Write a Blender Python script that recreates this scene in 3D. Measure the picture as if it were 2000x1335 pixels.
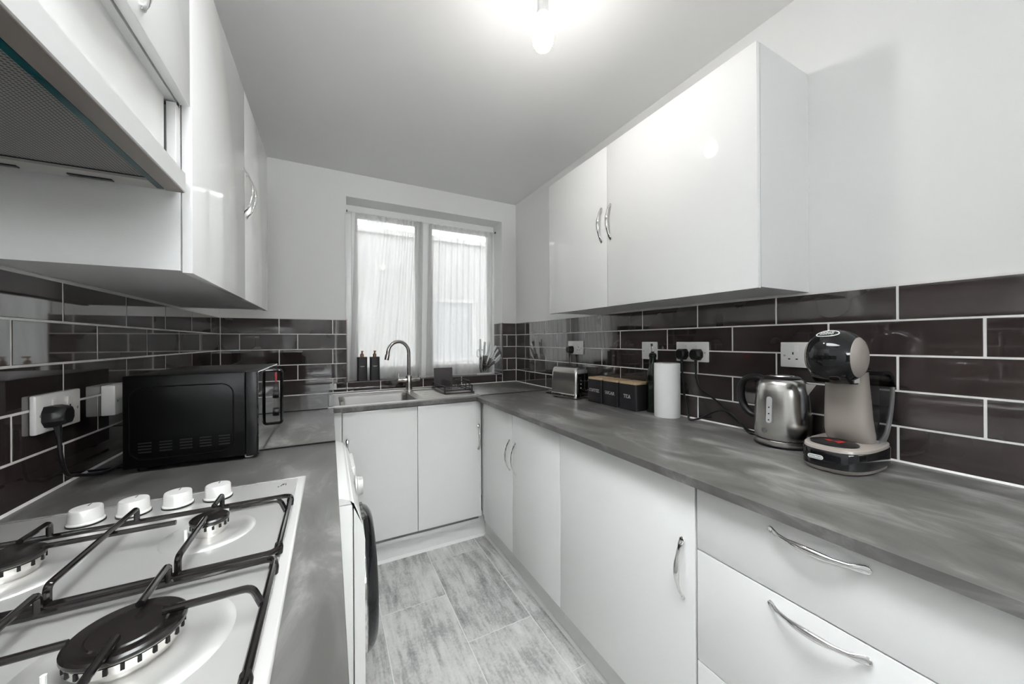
import bpy, bmesh, math, random
from mathutils import Vector, Matrix
random.seed(7)
for o in list(bpy.data.objects): bpy.data.objects.remove(o)
SC = bpy.context.scene
COL = SC.collection
PI = math.pi

# ------------------------------------------------------------------ camera, world, exposure
F_PX, YAW, ROLL = 687.8, 0.4776, -0.0057
cam_d = bpy.data.cameras.new('camera'); cam = bpy.data.objects.new('camera', cam_d); COL.objects.link(cam)
cam_d.sensor_fit = 'HORIZONTAL'; cam_d.sensor_width = 36.0; cam_d.lens = F_PX / 2000 * 36.0
cam_d.shift_y = -2.2 / 2000; cam_d.clip_start = 0.02
cam.matrix_world = Matrix.Translation((0, 0, 1.255)) @ Matrix.Rotation(-YAW, 4, 'Z') @ Matrix.Rotation(PI / 2, 4, 'X') @ Matrix.Rotation(ROLL, 4, 'Z')
SC.camera = cam

world = bpy.data.worlds.new('overcast_sky'); SC.world = world; world.use_nodes = True
bg = world.node_tree.nodes['Background']
bg.inputs[0].default_value = (0.97, 0.985, 1.0, 1); bg.inputs[1].default_value = 9.5
SC.view_settings.view_transform = 'Standard'; SC.view_settings.look = 'None'
SC.view_settings.gamma = 1.0; SC.view_settings.use_curve_mapping = False
SC.view_settings.exposure = 1.10
BULB_STRENGTH = 80.0

# ------------------------------------------------------------------ room numbers (metres)
XL, XR, YB, ZCEIL = -0.580, 1.417, 2.663, 2.42       # tiled faces of the walls, ceiling height
TT = 0.008                                            # tile thickness
WL, WR, WB = XL - TT, XR + TT, YB + TT                # painted wall faces
YF = -3.0                                             # wall behind the camera
ZW = 0.91                                             # worktop height
PITCH, TW = 0.0991, 0.303                             # tile row pitch, tile length pitch
ZTILE = ZW + 5 * PITCH
WX0, WX1, WZ0, WZ1 = 0.105, 1.287, 0.98, 2.256        # window opening
WY = 2.83                                             # inner face of the window frame

# ------------------------------------------------------------------ materials
MATS = {}
def mat(name, col, rough=0.5, metal=0.0, spec=0.5, coat=0.0, emis=None, estr=0.0, trans=0.0, ior=1.45):
    if name in MATS: return MATS[name]
    m = bpy.data.materials.new(name); m.use_nodes = True
    b = m.node_tree.nodes['Principled BSDF']
    b.inputs['Base Color'].default_value = (*col, 1); b.inputs['Roughness'].default_value = rough
    b.inputs['Metallic'].default_value = metal; b.inputs['Specular IOR Level'].default_value = spec
    b.inputs['Coat Weight'].default_value = coat; b.inputs['Coat Roughness'].default_value = 0.03
    b.inputs['Transmission Weight'].default_value = trans; b.inputs['IOR'].default_value = ior
    if emis: b.inputs['Emission Color'].default_value = (*emis, 1); b.inputs['Emission Strength'].default_value = estr
    MATS[name] = m
    return m
def nodes(m): return m.node_tree.nodes, m.node_tree.links, m.node_tree.nodes['Principled BSDF']
def add_noise(m, scale=(1, 1, 1), nscale=5, detail=6, rough=0.6, rampcols=None, bump=0.0, bdist=0.002, rand=False, dist=0.0):
    n, l, b = nodes(m)
    tc = n.new('ShaderNodeTexCoord'); mp = n.new('ShaderNodeMapping'); mp.inputs['Scale'].default_value = scale
    l.new(tc.outputs['Object'], mp.inputs['Vector'])
    if rand:
        oi = n.new('ShaderNodeObjectInfo'); vm = n.new('ShaderNodeVectorMath'); vm.operation = 'SCALE'
        vm.inputs[0].default_value = (13.1, 7.7, 3.3); l.new(oi.outputs['Random'], vm.inputs['Scale']); l.new(vm.outputs[0], mp.inputs['Location'])
    tx = n.new('ShaderNodeTexNoise'); tx.inputs['Scale'].default_value = nscale; tx.inputs['Detail'].default_value = detail
    tx.inputs['Roughness'].default_value = rough; tx.inputs['Distortion'].default_value = dist
    l.new(mp.outputs[0], tx.inputs['Vector'])
    if rampcols:
        r = n.new('ShaderNodeValToRGB'); e = r.color_ramp.elements
        e[0].position = rampcols[0][0]; e[0].color = (*rampcols[0][1], 1)
        e[1].position = rampcols[-1][0]; e[1].color = (*rampcols[-1][1], 1)
        for p, c in rampcols[1:-1]:
            x = e.new(p); x.color = (*c, 1)
        l.new(tx.outputs['Fac'], r.inputs['Fac']); l.new(r.outputs['Color'], b.inputs['Base Color'])
    if bump:
        bp = n.new('ShaderNodeBump'); bp.inputs['Strength'].default_value = bump; bp.inputs['Distance'].default_value = bdist
        l.new(tx.outputs['Fac'], bp.inputs['Height']); l.new(bp.outputs[0], b.inputs['Normal'])
    return m
def g(v): return (v, v, v)

M_WALL = add_noise(mat('wall_paint', (0.90, 0.90, 0.892), 0.65, spec=0.3), nscale=60, bump=0.06, bdist=0.001)
M_CEIL = mat('ceiling_paint', (0.945, 0.945, 0.94), 0.8, spec=0.2)
M_GLOSS = mat('white_gloss_board', (0.87, 0.87, 0.862), 0.07, spec=0.5)
M_CARC = mat('white_carcass_board', (0.74, 0.74, 0.735), 0.3, spec=0.4)
M_PLINTH = mat('white_plinth_board', (0.82, 0.82, 0.81), 0.22, spec=0.4)
M_TILE = add_noise(mat('dark_glazed_tile', (0.034, 0.029, 0.030), 0.035, spec=1.0, coat=0.7), scale=(1, 1, 1), nscale=6, detail=1.0,
                   rampcols=[(0.3, (0.036, 0.027, 0.027)), (0.7, (0.057, 0.044, 0.043))], bump=0.07, bdist=0.0016, rand=True)
M_GROUT = mat('pale_grout', (0.86, 0.84, 0.82), 0.8, spec=0.2)
M_TRIM = mat('tile_trim', (0.16, 0.12, 0.11), 0.3, metal=0.4)
M_WORK = mat('slate_laminate', (0.13, 0.127, 0.122), 0.32, spec=0.5)
def work_nodes():
    n, l, b = nodes(M_WORK)
    tc = n.new('ShaderNodeTexCoord'); mp = n.new('ShaderNodeMapping'); mp.inputs['Scale'].default_value = (3.2, 1.3, 2)
    mp.inputs['Rotation'].default_value = (0, 0, 0.25)
    l.new(tc.outputs['Object'], mp.inputs['Vector'])
    t1 = n.new('ShaderNodeTexNoise'); t1.inputs['Scale'].default_value = 3.4; t1.inputs['Detail'].default_value = 9; t1.inputs['Roughness'].default_value = 0.62; t1.inputs['Distortion'].default_value = 0.7
    l.new(mp.outputs[0], t1.inputs['Vector'])
    r = n.new('ShaderNodeValToRGB'); e = r.color_ramp.elements
    e[0].position = 0.33; e[0].color = (0.082, 0.079, 0.075, 1); e[1].position = 0.72; e[1].color = (0.31, 0.303, 0.29, 1)
    x = e.new(0.52); x.color = (0.135, 0.131, 0.125, 1)
    x = e.new(0.60); x.color = (0.21, 0.205, 0.197, 1)
    l.new(t1.outputs['Fac'], r.inputs['Fac']); l.new(r.outputs[0], b.inputs['Base Color'])
    mr = n.new('ShaderNodeMapRange'); mr.inputs['To Min'].default_value = 0.26; mr.inputs['To Max'].default_value = 0.42
    l.new(t1.outputs['Fac'], mr.inputs['Value']); l.new(mr.outputs[0], b.inputs['Roughness'])
work_nodes()
M_FLOOR = mat('grey_stone_wood_vinyl', (0.3, 0.3, 0.3), 0.42, spec=0.4)
def floor_nodes():
    n, l, b = nodes(M_FLOOR)
    tc = n.new('ShaderNodeTexCoord'); oi = n.new('ShaderNodeObjectInfo')
    vm = n.new('ShaderNodeVectorMath'); vm.operation = 'SCALE'; vm.inputs[0].default_value = (31, 17, 5); l.new(oi.outputs['Random'], vm.inputs['Scale'])
    ad = n.new('ShaderNodeVectorMath'); l.new(tc.outputs['Object'], ad.inputs[0]); l.new(vm.outputs[0], ad.inputs[1])
    def ns(scale, s, d, ro, di=0.0):
        mp = n.new('ShaderNodeMapping'); mp.inputs['Scale'].default_value = scale; l.new(ad.outputs[0], mp.inputs['Vector'])
        t = n.new('ShaderNodeTexNoise'); t.inputs['Scale'].default_value = s; t.inputs['Detail'].default_value = d; t.inputs['Roughness'].default_value = ro; t.inputs['Distortion'].default_value = di
        l.new(mp.outputs[0], t.inputs['Vector']); return t
    a = ns((7, 0.9, 1), 4.5, 8, 0.7, 0.35); c = ns((2.2, 1.3, 1), 3.2, 7, 0.65)
    s = n.new('ShaderNodeTexNoise'); s.inputs['Scale'].default_value = 110; s.inputs['Detail'].default_value = 2; l.new(ad.outputs[0], s.inputs['Vector'])
    mx = n.new('ShaderNodeMath'); mx.operation = 'MULTIPLY_ADD'; mx.inputs[1].default_value = 0.5; l.new(a.outputs['Fac'], mx.inputs[0])
    m2 = n.new('ShaderNodeMath'); m2.operation = 'MULTIPLY'; m2.inputs[1].default_value = 0.5; l.new(c.outputs['Fac'], m2.inputs[0]); l.new(m2.outputs[0], mx.inputs[2])
    m3 = n.new('ShaderNodeMath'); m3.operation = 'MULTIPLY_ADD'; m3.inputs[1].default_value = 0.14; l.new(s.outputs['Fac'], m3.inputs[0]); l.new(mx.outputs[0], m3.inputs[2])
    r = n.new('ShaderNodeValToRGB'); e = r.color_ramp.elements
    e[0].position = 0.42; e[0].color = (0.22, 0.22, 0.217, 1); e[1].position = 0.72; e[1].color = (0.74, 0.735, 0.72, 1)
    x = e.new(0.51); x.color = (0.40, 0.40, 0.394, 1); x = e.new(0.58); x.color = (0.58, 0.575, 0.563, 1)
    l.new(m3.outputs[0], r.inputs['Fac']); l.new(r.outputs[0], b.inputs['Base Color'])
floor_nodes()
M_FJOINT = mat('pale_floor_joint', (0.80, 0.80, 0.79), 0.7)
M_STEEL = add_noise(mat('brushed_steel', (0.62, 0.61, 0.59), 0.27, metal=1.0), scale=(1, 60, 60), nscale=8, bump=0.05, bdist=0.0005)
M_STEELV = add_noise(mat('brushed_steel_round', (0.62, 0.61, 0.585), 0.24, metal=1.0), scale=(1, 1, 90), nscale=6, bump=0.04, bdist=0.0005)
M_HOB = mat('hob_steel', (0.80, 0.79, 0.77), 0.33, metal=0.68)
M_HOBRIM = mat('hob_rim', (0.82, 0.81, 0.79), 0.25, metal=0.5)
M_SINK = mat('sink_steel', (0.60, 0.59, 0.575), 0.34, metal=1.0)
M_CHROME = mat('chrome', (0.78, 0.77, 0.76), 0.07, metal=1.0)
M_NICKEL = mat('satin_nickel', (0.58, 0.55, 0.52), 0.22, metal=1.0)
M_ENAM = mat('black_enamel', (0.009, 0.007, 0.007), 0.14, spec=0.7)
M_CAP = mat('burner_cap_enamel', (0.012, 0.010, 0.0095), 0.2, spec=0.6)
M_BLK = mat('black_plastic', (0.010, 0.010, 0.011), 0.35, spec=0.45)
M_BLKG = mat('black_gloss_plastic', (0.006, 0.006, 0.007), 0.05, spec=0.6)
M_MWSIDE = mat('black_painted_metal', (0.003, 0.003, 0.0033), 0.30, spec=0.22)
M_MIRR = mat('black_mirror_glass', (0.01, 0.01, 0.011), 0.02, spec=1.0, coat=1.0)
M_WPL = mat('white_plastic', (0.80, 0.80, 0.78), 0.3)
M_SOCKET = mat('white_socket_plastic', (0.82, 0.81, 0.79), 0.28)
M_HOLE = mat('dark_hole', (0.01, 0.01, 0.01), 0.8)
M_RED = mat('red_print', (0.55, 0.02, 0.02), 0.35)
M_SILV = mat('silver_plastic', (0.62, 0.61, 0.60), 0.35, metal=0.3)
M_KNOB = mat('knob_silver', (0.78, 0.77, 0.75), 0.34, metal=0.25)
M_HOODF = mat('hood_fascia_silver', (0.70, 0.70, 0.69), 0.33, metal=0.2)
M_HOODB = mat('hood_grey', (0.42, 0.41, 0.39), 0.4, metal=0.35)
M_HOODU = mat('hood_under_lip', (0.26, 0.23, 0.21), 0.4, metal=0.3)
M_TEAL = mat('teal_film', (0.0, 0.055, 0.062), 0.2, spec=0.4)
M_FILM = mat('clear_film', (0.80, 0.80, 0.79), 0.12)
M_CANI = mat('charcoal_tin', (0.020, 0.019, 0.022), 0.42, spec=0.45)
M_BAMB = add_noise(mat('bamboo', (0.55, 0.40, 0.23), 0.45), scale=(2, 30, 2), nscale=5, rampcols=[(0.3, (0.46, 0.33, 0.19)), (0.7, (0.66, 0.50, 0.32))])
M_PRINT = mat('white_print', (0.82, 0.82, 0.80), 0.5)
M_PAPER = add_noise(mat('tissue_paper', (0.84, 0.84, 0.835), 0.95, spec=0.1), nscale=90, bump=0.25, bdist=0.0012)
M_CARD = mat('cardboard', (0.45, 0.35, 0.25), 0.8)
M_BOTTLE = mat('dark_green_glass', (0.003, 0.009, 0.005), 0.06, spec=0.7)
M_BEIGE = mat('taupe_plastic', (0.31, 0.275, 0.25), 0.26, spec=0.5, coat=0.3)
M_TANKF = mat('smoke_grey_plastic', (0.19, 0.187, 0.19), 0.2, spec=0.6)
M_SOAP = mat('matt_charcoal_bottle', (0.026, 0.023, 0.026), 0.38)
M_COPPER = mat('bronze_pump', (0.30, 0.17, 0.10), 0.3, metal=0.8)
M_RACK = mat('black_wire', (0.035, 0.028, 0.032), 0.35)
M_BOARD = mat('charcoal_board', (0.075, 0.066, 0.068), 0.5)
M_KHAND = mat('pale_grey_handle', (0.74, 0.76, 0.76), 0.32)
M_BLADE = mat('knife_steel', (0.55, 0.54, 0.53), 0.18, metal=1.0)
M_UPVC = mat('white_upvc', (0.90, 0.90, 0.90), 0.3)
M_GREY = mat('grey_badge', (0.10, 0.10, 0.10), 0.4)
M_LGREY = mat('pale_gauge', (0.42, 0.425, 0.42), 0.25)
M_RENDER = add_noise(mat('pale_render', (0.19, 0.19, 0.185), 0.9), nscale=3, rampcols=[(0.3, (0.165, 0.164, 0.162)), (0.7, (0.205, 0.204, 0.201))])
M_ROOFE = mat('roof_edge', (0.35, 0.34, 0.33), 0.8)
M_PAVE = mat('patio_slab', (0.5, 0.49, 0.47), 0.9)
M_BULB = mat('lit_bulb_glass', (0.9, 0.9, 0.9), 0.4, emis=(1.0, 0.965, 0.92), estr=BULB_STRENGTH)

M_BULB2 = mat('lit_bulb_collar', (0.9, 0.9, 0.9), 0.4, emis=(1.0, 0.965, 0.92), estr=BULB_STRENGTH * .15)
def clear_mat(name, tint, gloss, rough=0.02):
    m = bpy.data.materials.new(name); m.use_nodes = True; n = m.node_tree.nodes; l = m.node_tree.links
    n.remove(n['Principled BSDF'])
    t = n.new('ShaderNodeBsdfTransparent'); t.inputs[0].default_value = (*tint, 1)
    gl = n.new('ShaderNodeBsdfGlossy'); gl.inputs['Roughness'].default_value = rough
    fr = n.new('ShaderNodeFresnel'); fr.inputs['IOR'].default_value = 1.45
    ma = n.new('ShaderNodeMath'); ma.operation = 'MULTIPLY_ADD'; ma.inputs[1].default_value = 1.0; ma.inputs[2].default_value = gloss; ma.use_clamp = True
    l.new(fr.outputs[0], ma.inputs[0])
    mx = n.new('ShaderNodeMixShader'); l.new(ma.outputs[0], mx.inputs[0]); l.new(t.outputs[0], mx.inputs[1]); l.new(gl.outputs[0], mx.inputs[2])
    l.new(mx.outputs[0], n['Material Output'].inputs[0]); return m
M_PANE = clear_mat('window_glass', (0.97, 0.98, 0.98), 0.0)
M_TANK = clear_mat('clear_tank', (0.62, 0.62, 0.64), 0.03)
M_ACRY = clear_mat('clear_acrylic', (0.975, 0.98, 0.98), 0.02)
def sheer_mat():
    m = bpy.data.materials.new('sheer_net'); m.use_nodes = True; n = m.node_tree.nodes; l = m.node_tree.links
    n.remove(n['Principled BSDF'])
    t = n.new('ShaderNodeBsdfTransparent'); d = n.new('ShaderNodeBsdfDiffuse'); d.inputs[0].default_value = (0.93, 0.93, 0.92, 1)
    tr = n.new('ShaderNodeBsdfTranslucent'); tr.inputs[0].default_value = (0.50, 0.50, 0.49, 1)
    m1 = n.new('ShaderNodeMixShader'); m1.inputs[0].default_value = 0.55; l.new(d.outputs[0], m1.inputs[1]); l.new(tr.outputs[0], m1.inputs[2])
    lw = n.new('ShaderNodeLayerWeight'); lw.inputs['Blend'].default_value = 0.35
    mr = n.new('ShaderNodeMapRange'); mr.inputs['To Min'].default_value = 0.74; mr.inputs['To Max'].default_value = 0.96; l.new(lw.outputs['Facing'], mr.inputs['Value'])
    m2 = n.new('ShaderNodeMixShader'); l.new(mr.outputs[0], m2.inputs[0]); l.new(t.outputs[0], m2.inputs[1]); l.new(m1.outputs[0], m2.inputs[2])
    l.new(m2.outputs[0], n['Material Output'].inputs[0]); return m
M_SHEER = sheer_mat()
def mesh_filter_mat():
    m = mat('filter_mesh', (0.34, 0.33, 0.31), 0.45, metal=0.4); n, l, b = nodes(m)
    tc = n.new('ShaderNodeTexCoord'); v = n.new('ShaderNodeTexVoronoi'); v.inputs['Scale'].default_value = 190; v.inputs['Randomness'].default_value = 0.0
    l.new(tc.outputs['Object'], v.inputs['Vector'])
    r = n.new('ShaderNodeValToRGB'); r.color_ramp.elements[0].position = 0.25; r.color_ramp.elements[0].color = (0.05, 0.048, 0.045, 1); r.color_ramp.elements[1].position = 0.5; r.color_ramp.elements[1].color = (0.30, 0.29, 0.275, 1)
    l.new(v.outputs['Distance'], r.inputs['Fac']); l.new(r.outputs[0], b.inputs['Base Color']); return m
M_FILTER = mesh_filter_mat()

# ------------------------------------------------------------------ mesh helpers
def rootloc(o):
    while o is not None and o.parent: o = o.parent
    return o.location.copy() if o is not None else Vector((0, 0, 0))
def link(name, me, m, parent=None):
    o = bpy.data.objects.new(name, me); COL.objects.link(o)
    if m is not None and not me.materials: me.materials.append(m)
    if parent is not None: o.parent = parent
    return o
class MB:
    def __init__(s): s.v = []; s.f = []
    def add(s, vs, fs):
        k = len(s.v); s.v += [Vector(q) for q in vs]; s.f += [[i + k for i in q] for q in fs]; return s
    def box(s, x0, x1, y0, y1, z0, z1, bev=0.0, seg=1):
        if x0 > x1: x0, x1 = x1, x0
        if y0 > y1: y0, y1 = y1, y0
        if z0 > z1: z0, z1 = z1, z0
        if bev > 0:
            bm = bmesh.new(); bmesh.ops.create_cube(bm, size=1)
            for q in bm.verts: q.co = Vector(((x0 + x1) / 2 + q.co.x * (x1 - x0), (y0 + y1) / 2 + q.co.y * (y1 - y0), (z0 + z1) / 2 + q.co.z * (z1 - z0)))
            bmesh.ops.bevel(bm, geom=bm.edges[:], offset=bev, segments=seg, profile=0.5, affect='EDGES')
            bm.verts.index_update(); s.add([q.co.copy() for q in bm.verts], [[w.index for w in f.verts] for f in bm.faces]); bm.free(); return s
        return s.add([(x0, y0, z0), (x1, y0, z0), (x1, y1, z0), (x0, y1, z0), (x0, y0, z1), (x1, y0, z1), (x1, y1, z1), (x0, y1, z1)],
                     [(0, 3, 2, 1), (4, 5, 6, 7), (0, 1, 5, 4), (1, 2, 6, 5), (2, 3, 7, 6), (3, 0, 4, 7)])
    def rings(s, rings, cap=True, closed=False):
        n = len(rings[0]); vs = [p for r in rings for p in r]; fs = []
        R = len(rings)
        for i in range(R if closed else R - 1):
            a = i * n; b = ((i + 1) % R) * n
            for j in range(n): fs.append((a + j, a + (j + 1) % n, b + (j + 1) % n, b + j))
        if cap and not closed: fs.append(tuple(reversed(range(n)))); fs.append(tuple(range((R - 1) * n, R * n)))
        return s.add(vs, fs)
    def lathe(s, prof, c=(0, 0, 0), seg=32, axis='z', sx=1.0, sy=1.0):
        rs = []
        for r, h in prof:
            r = max(r, 1e-5); ring = []
            for i in range(seg):
                a = 2 * PI * i / seg; u, w = r * math.cos(a) * sx, r * math.sin(a) * sy
                p = {'z': (u, w, h), 'x': (h, u, w), 'y': (w, h, u)}[axis]
                ring.append((c[0] + p[0], c[1] + p[1], c[2] + p[2]))
            rs.append(ring)
        return s.rings(rs)
    def tube(s, pts, r, seg=8, closed=False):
        pts = [Vector(p) for p in pts]; n = len(pts)
        rr = r if isinstance(r, (list, tuple)) else [r] * n
        def tan(i):
            if closed: return (pts[(i + 1) % n] - pts[(i - 1) % n]).normalized()
            return (pts[min(i + 1, n - 1)] - pts[max(i - 1, 0)]).normalized()
        t0 = tan(0); up = Vector((0, 0, 1)) if abs(t0.z) < 0.9 else Vector((1, 0, 0)); u = (up - t0 * up.dot(t0)).normalized(); rings = []
        for i in range(n):
            t = tan(i); u = (u - t * u.dot(t)); u = u.normalized() if u.length > 1e-6 else Vector((1, 0, 0)); w = t.cross(u)
            rings.append([pts[i] + (u * math.cos(2 * PI * k / seg) + w * math.sin(2 * PI * k / seg)) * rr[i] for k in range(seg)])
        return s.rings(rings, closed=closed)
    def sweep(s, pts, sec, side, seg=10):
        pts = [Vector(p) for p in pts]; n = len(pts); side = Vector(side); rings = []
        for i in range(n):
            t = (pts[min(i + 1, n - 1)] - pts[max(i - 1, 0)]).normalized(); nn = side.cross(t).normalized(); a, b = sec[i]
            rings.append([pts[i] + side * (a * math.cos(2 * PI * k / seg)) + nn * (b * math.sin(2 * PI * k / seg)) for k in range(seg)])
        return s.rings(rings)
    def prism(s, poly, lo, hi, plane='xy'):
        def P(u, w, h): return {'xy': (u, w, h), 'xz': (u, h, w), 'yz': (h, u, w)}[plane]
        n = len(poly)
        return s.add([P(u, w, lo) for u, w in poly] + [P(u, w, hi) for u, w in poly],
                     [tuple(reversed(range(n))), tuple(range(n, 2 * n))] + [(i, (i + 1) % n, n + (i + 1) % n, n + i) for i in range(n)])
    def build(s, name, m, parent=None, world=False, smooth=False, ang=35):
        off = rootloc(parent) if (world and parent is not None) else Vector((0, 0, 0))
        me = bpy.data.meshes.new(name); me.from_pydata([tuple(q - off) for q in s.v], [], s.f)
        bm = bmesh.new(); bm.from_mesh(me); bmesh.ops.recalc_face_normals(bm, faces=bm.faces); bm.to_mesh(me); bm.free()
        if smooth:
            for p in me.polygons: p.use_smooth = True
            me.set_sharp_from_angle(angle=math.radians(ang))
        me.update()
        return link(name, me, m, parent)
def tag(o, label, cat, group=None):
    o['label'] = label; o['category'] = cat
    if group: o['group'] = group
    return o
def struct(o, label=None):
    o['kind'] = 'structure'
    if label: o['label'] = label
    return o
def thing(name, label, cat, loc=(0, 0, 0), rz=0.0, group=None):
    o = bpy.data.objects.new(name, None); COL.objects.link(o); o.location = loc; o.rotation_euler = (0, 0, rz); o.empty_display_size = 0.05
    return tag(o, label, cat, group)
def copy_tree(o, parent=None):
    c = o.copy(); COL.objects.link(c)
    if parent is not None: c.parent = parent
    for ch in o.children: copy_tree(ch, c)
    return c
def spline(pts, n=8):
    pts = [Vector(p) for p in pts]; P = [pts[0] * 2 - pts[1]] + pts + [pts[-1] * 2 - pts[-2]]; out = []
    for i in range(1, len(P) - 2):
        for k in range(n):
            t = k / n; a, b, c, d = P[i - 1], P[i], P[i + 1], P[i + 2]
            out.append(0.5 * ((2 * b) + (c - a) * t + (2 * a - 5 * b + 4 * c - d) * t * t + (3 * b - a - 3 * c + d) * t ** 3))
    out.append(pts[-1]); return out
def rrect(x0, x1, y0, y1, r, n=6):
    out = []
    for cx, cy, a0 in ((x1 - r, y1 - r, 0), (x0 + r, y1 - r, PI / 2), (x0 + r, y0 + r, PI), (x1 - r, y0 + r, 1.5 * PI)):
        for k in range(n + 1):
            a = a0 + PI / 2 * k / n; out.append((cx + r * math.cos(a), cy + r * math.sin(a)))
    return out

# stroke lettering with small serifs: unit box 0..1 high
def arc(cx, cy, rx, ry, a0, a1, n=10): return [(cx + rx * math.cos(math.radians(a0 + (a1 - a0) * k / n)), cy + ry * math.sin(math.radians(a0 + (a1 - a0) * k / n))) for k in range(n + 1)]
GL = {
 'T': (0.8, [[(0.4, 0), (0.4, 1)], [(0, 1), (0.8, 1)], [(0.02, 1), (0.02, .82)], [(0.78, 1), (0.78, .82)], [(0.26, 0), (0.54, 0)]]),
 'E': (0.7, [[(0.12, 0), (0.12, 1)], [(0, 1), (0.66, 1)], [(0, 0), (0.68, 0)], [(0.12, .52), (0.5, .52)], [(0.66, 1), (0.66, .84)], [(0.68, 0), (0.68, .17)]]),
 'F': (0.68, [[(0.12, 0), (0.12, 1)], [(0, 1), (0.64, 1)], [(0.12, .5), (0.48, .5)], [(0.64, 1), (0.64, .84)], [(0, 0), (0.28, 0)]]),
 'A': (0.86, [[(0.08, 0), (0.42, 1), (0.78, 0)], [(0.2, .34), (0.64, .34)], [(0, 0), (0.2, 0)], [(0.64, 0), (0.88, 0)]]),
 'C': (0.8, [arc(.42, .5, .4, .5, 50, 310), [(0.7, .98), (0.7, .78)]]),
 'O': (0.86, [arc(.42, .5, .42, .5, 0, 360, 18)]),
 'S': (0.62, [arc(.3, .74, .27, .26, 40, 270, 8) + arc(.3, .26, .28, .26, 90, -140, 8)]),
 'U': (0.84, [[(0.12, 1), (0.12, .34)] + arc(.4, .34, .28, .34, 180, 360) + [(0.68, 1)], [(0, 1), (.26, 1)], [(.56, 1), (.82, 1)]]),
 'G': (0.86, [arc(.42, .5, .4, .5, 50, 345), [(0.81, .4), (0.81, .12)], [(.6, .42), (.9, .42)]]),
 'R': (0.84, [[(0.12, 0), (0.12, 1)], [(0, 1), (.3, 1)] + arc(.36, .76, .26, .24, 90, -90, 8) + [(.12, .52)], [(.36, .52), (.76, 0), (.84, 0)], [(0, 0), (.26, 0)]]),
 'D': (0.84, [[(0.12, 0), (0.12, 1)], [(0, 1), (.3, 1)] + arc(.34, .5, .42, .5, 90, -90) + [(0, 0)]]),
 'L': (0.64, [[(0.12, 0), (0.12, 1)], [(0, 1), (.26, 1)], [(0, 0), (.6, 0), (.6, .2)]]),
 'N': (0.9, [[(0.1, 0), (0.1, 1), (.74, 0), (.74, 1)]]),
 'H': (0.88, [[(0.1, 0), (0.1, 1)], [(.7, 0), (.7, 1)], [(.1, .5), (.7, .5)]]),
 'I': (0.34, [[(0.14, 0), (0.14, 1)], [(0, 1), (.28, 1)], [(0, 0), (.28, 0)]]),
 'X': (0.8, [[(0, 0), (.7, 1)], [(0, 1), (.7, 0)]]),
 "'": (0.25, [[(0.1, 1), (0.06, .75)]]),
}
def text_width(t): return sum(GL[c][0] + 0.16 for c in t) - 0.16
def lettering(mb, text, origin, right, up, h, th=0.13, depth=0.0004, centre=True):
    right, up = Vector(right).normalized(), Vector(up).normalized(); nn = right.cross(up); o = Vector(origin)
    x = -text_width(text) / 2 if centre else 0.0
    for c in text:
        w, strokes = GL[c]
        for st in strokes:
            for (ax, ay), (bx, by) in zip(st[:-1], st[1:]):
                d = Vector((bx - ax, by - ay)); L = d.length
                if L < 1e-6: continue
                d /= L; vert = abs(d.y); t = th * (0.45 + 0.55 * vert); px = Vector((-d.y, d.x)) * t / 2; ex = d * (t * 0.3)
                q = [Vector((ax, ay)) - ex + px, Vector((ax, ay)) - ex - px, Vector((bx, by)) + ex - px, Vector((bx, by)) + ex + px]
                base = [o + right * ((x + p.x) * h) + up * ((p.y - 0.5) * h) for p in q]
                mb.add(base + [p + nn * depth for p in base], [(3, 2, 1, 0), (4, 5, 6, 7), (0, 1, 5, 4), (1, 2, 6, 5), (2, 3, 7, 6), (3, 0, 4, 7)])
        x += w + 0.16
    return mb

# ================================================================== THE SETTING
floor = struct(MB().box(WL - .1, WR + .1, YF - .1, YB + .35, -0.05, -0.0008).build('floor', M_FJOINT))
FW, FL = 0.303, 0.600
ftiles = {}
def floor_tile(x0, x1, y0, y1):
    x0, x1, y0, y1 = max(x0, WL), min(x1, WR), max(y0, YF), min(y1, WB)
    gp = 0.0016
    if x1 - x0 < .02 or y1 - y0 < .02: return
    w, d = round(x1 - x0 - 2 * gp, 4), round(y1 - y0 - 2 * gp, 4)
    if (w, d) not in ftiles:
        o = MB().box(-w / 2, w / 2, -d / 2, d / 2, -.003, 0.0, bev=0.0005).build('floor_tile', M_FLOOR); ftiles[(w, d)] = o.data
    else: o = link('floor_tile', ftiles[(w, d)], None)
    o.parent = floor; o.location = ((x0 + x1) / 2, (y0 + y1) / 2, 0)
for ci in range(-3, 4):
    x0 = 0.204 + ci * FW; off = {0: 1.705, 1: 1.992, 2: 1.687}.get(ci % 3, 1.7)
    for k in range(-7, 3): floor_tile(x0, x0 + FW, off + k * FL, off + (k + 1) * FL)
RX0, RX1, RY0, RY1 = -.24, .46, -.60, .90          # rooflight added out of view to fill the room with daylight
b = MB(); zc1 = ZCEIL + .16
b.box(WL - .1, WR + .1, RY1, YB + .35, ZCEIL, zc1); b.box(WL - .1, WR + .1, YF - .12, RY0, ZCEIL, zc1); b.box(WL - .1, RX0, RY0, RY1, ZCEIL, zc1); b.box(RX1, WR + .1, RY0, RY1, ZCEIL, zc1)
ceiling = struct(b.build('ceiling', M_CEIL))
b = MB(); tq = .05; b.box(RX0, RX1, RY0, RY0 + tq, zc1 - .05, zc1); b.box(RX0, RX1, RY1 - tq, RY1, zc1 - .05, zc1); b.box(RX0, RX0 + tq, RY0 + tq, RY1 - tq, zc1 - .05, zc1); b.box(RX1 - tq, RX1, RY0 + tq, RY1 - tq, zc1 - .05, zc1)
rl = struct(b.build('added_rooflight', mat('white_upvc', (0.82, 0.82, 0.82), 0.3)), 'white framed rooflight added for fill light in the ceiling behind the camera')
wall_left = struct(MB().box(WL - .12, WL, YF, WB, 0, ZCEIL).build('wall_left', M_WALL))
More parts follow.
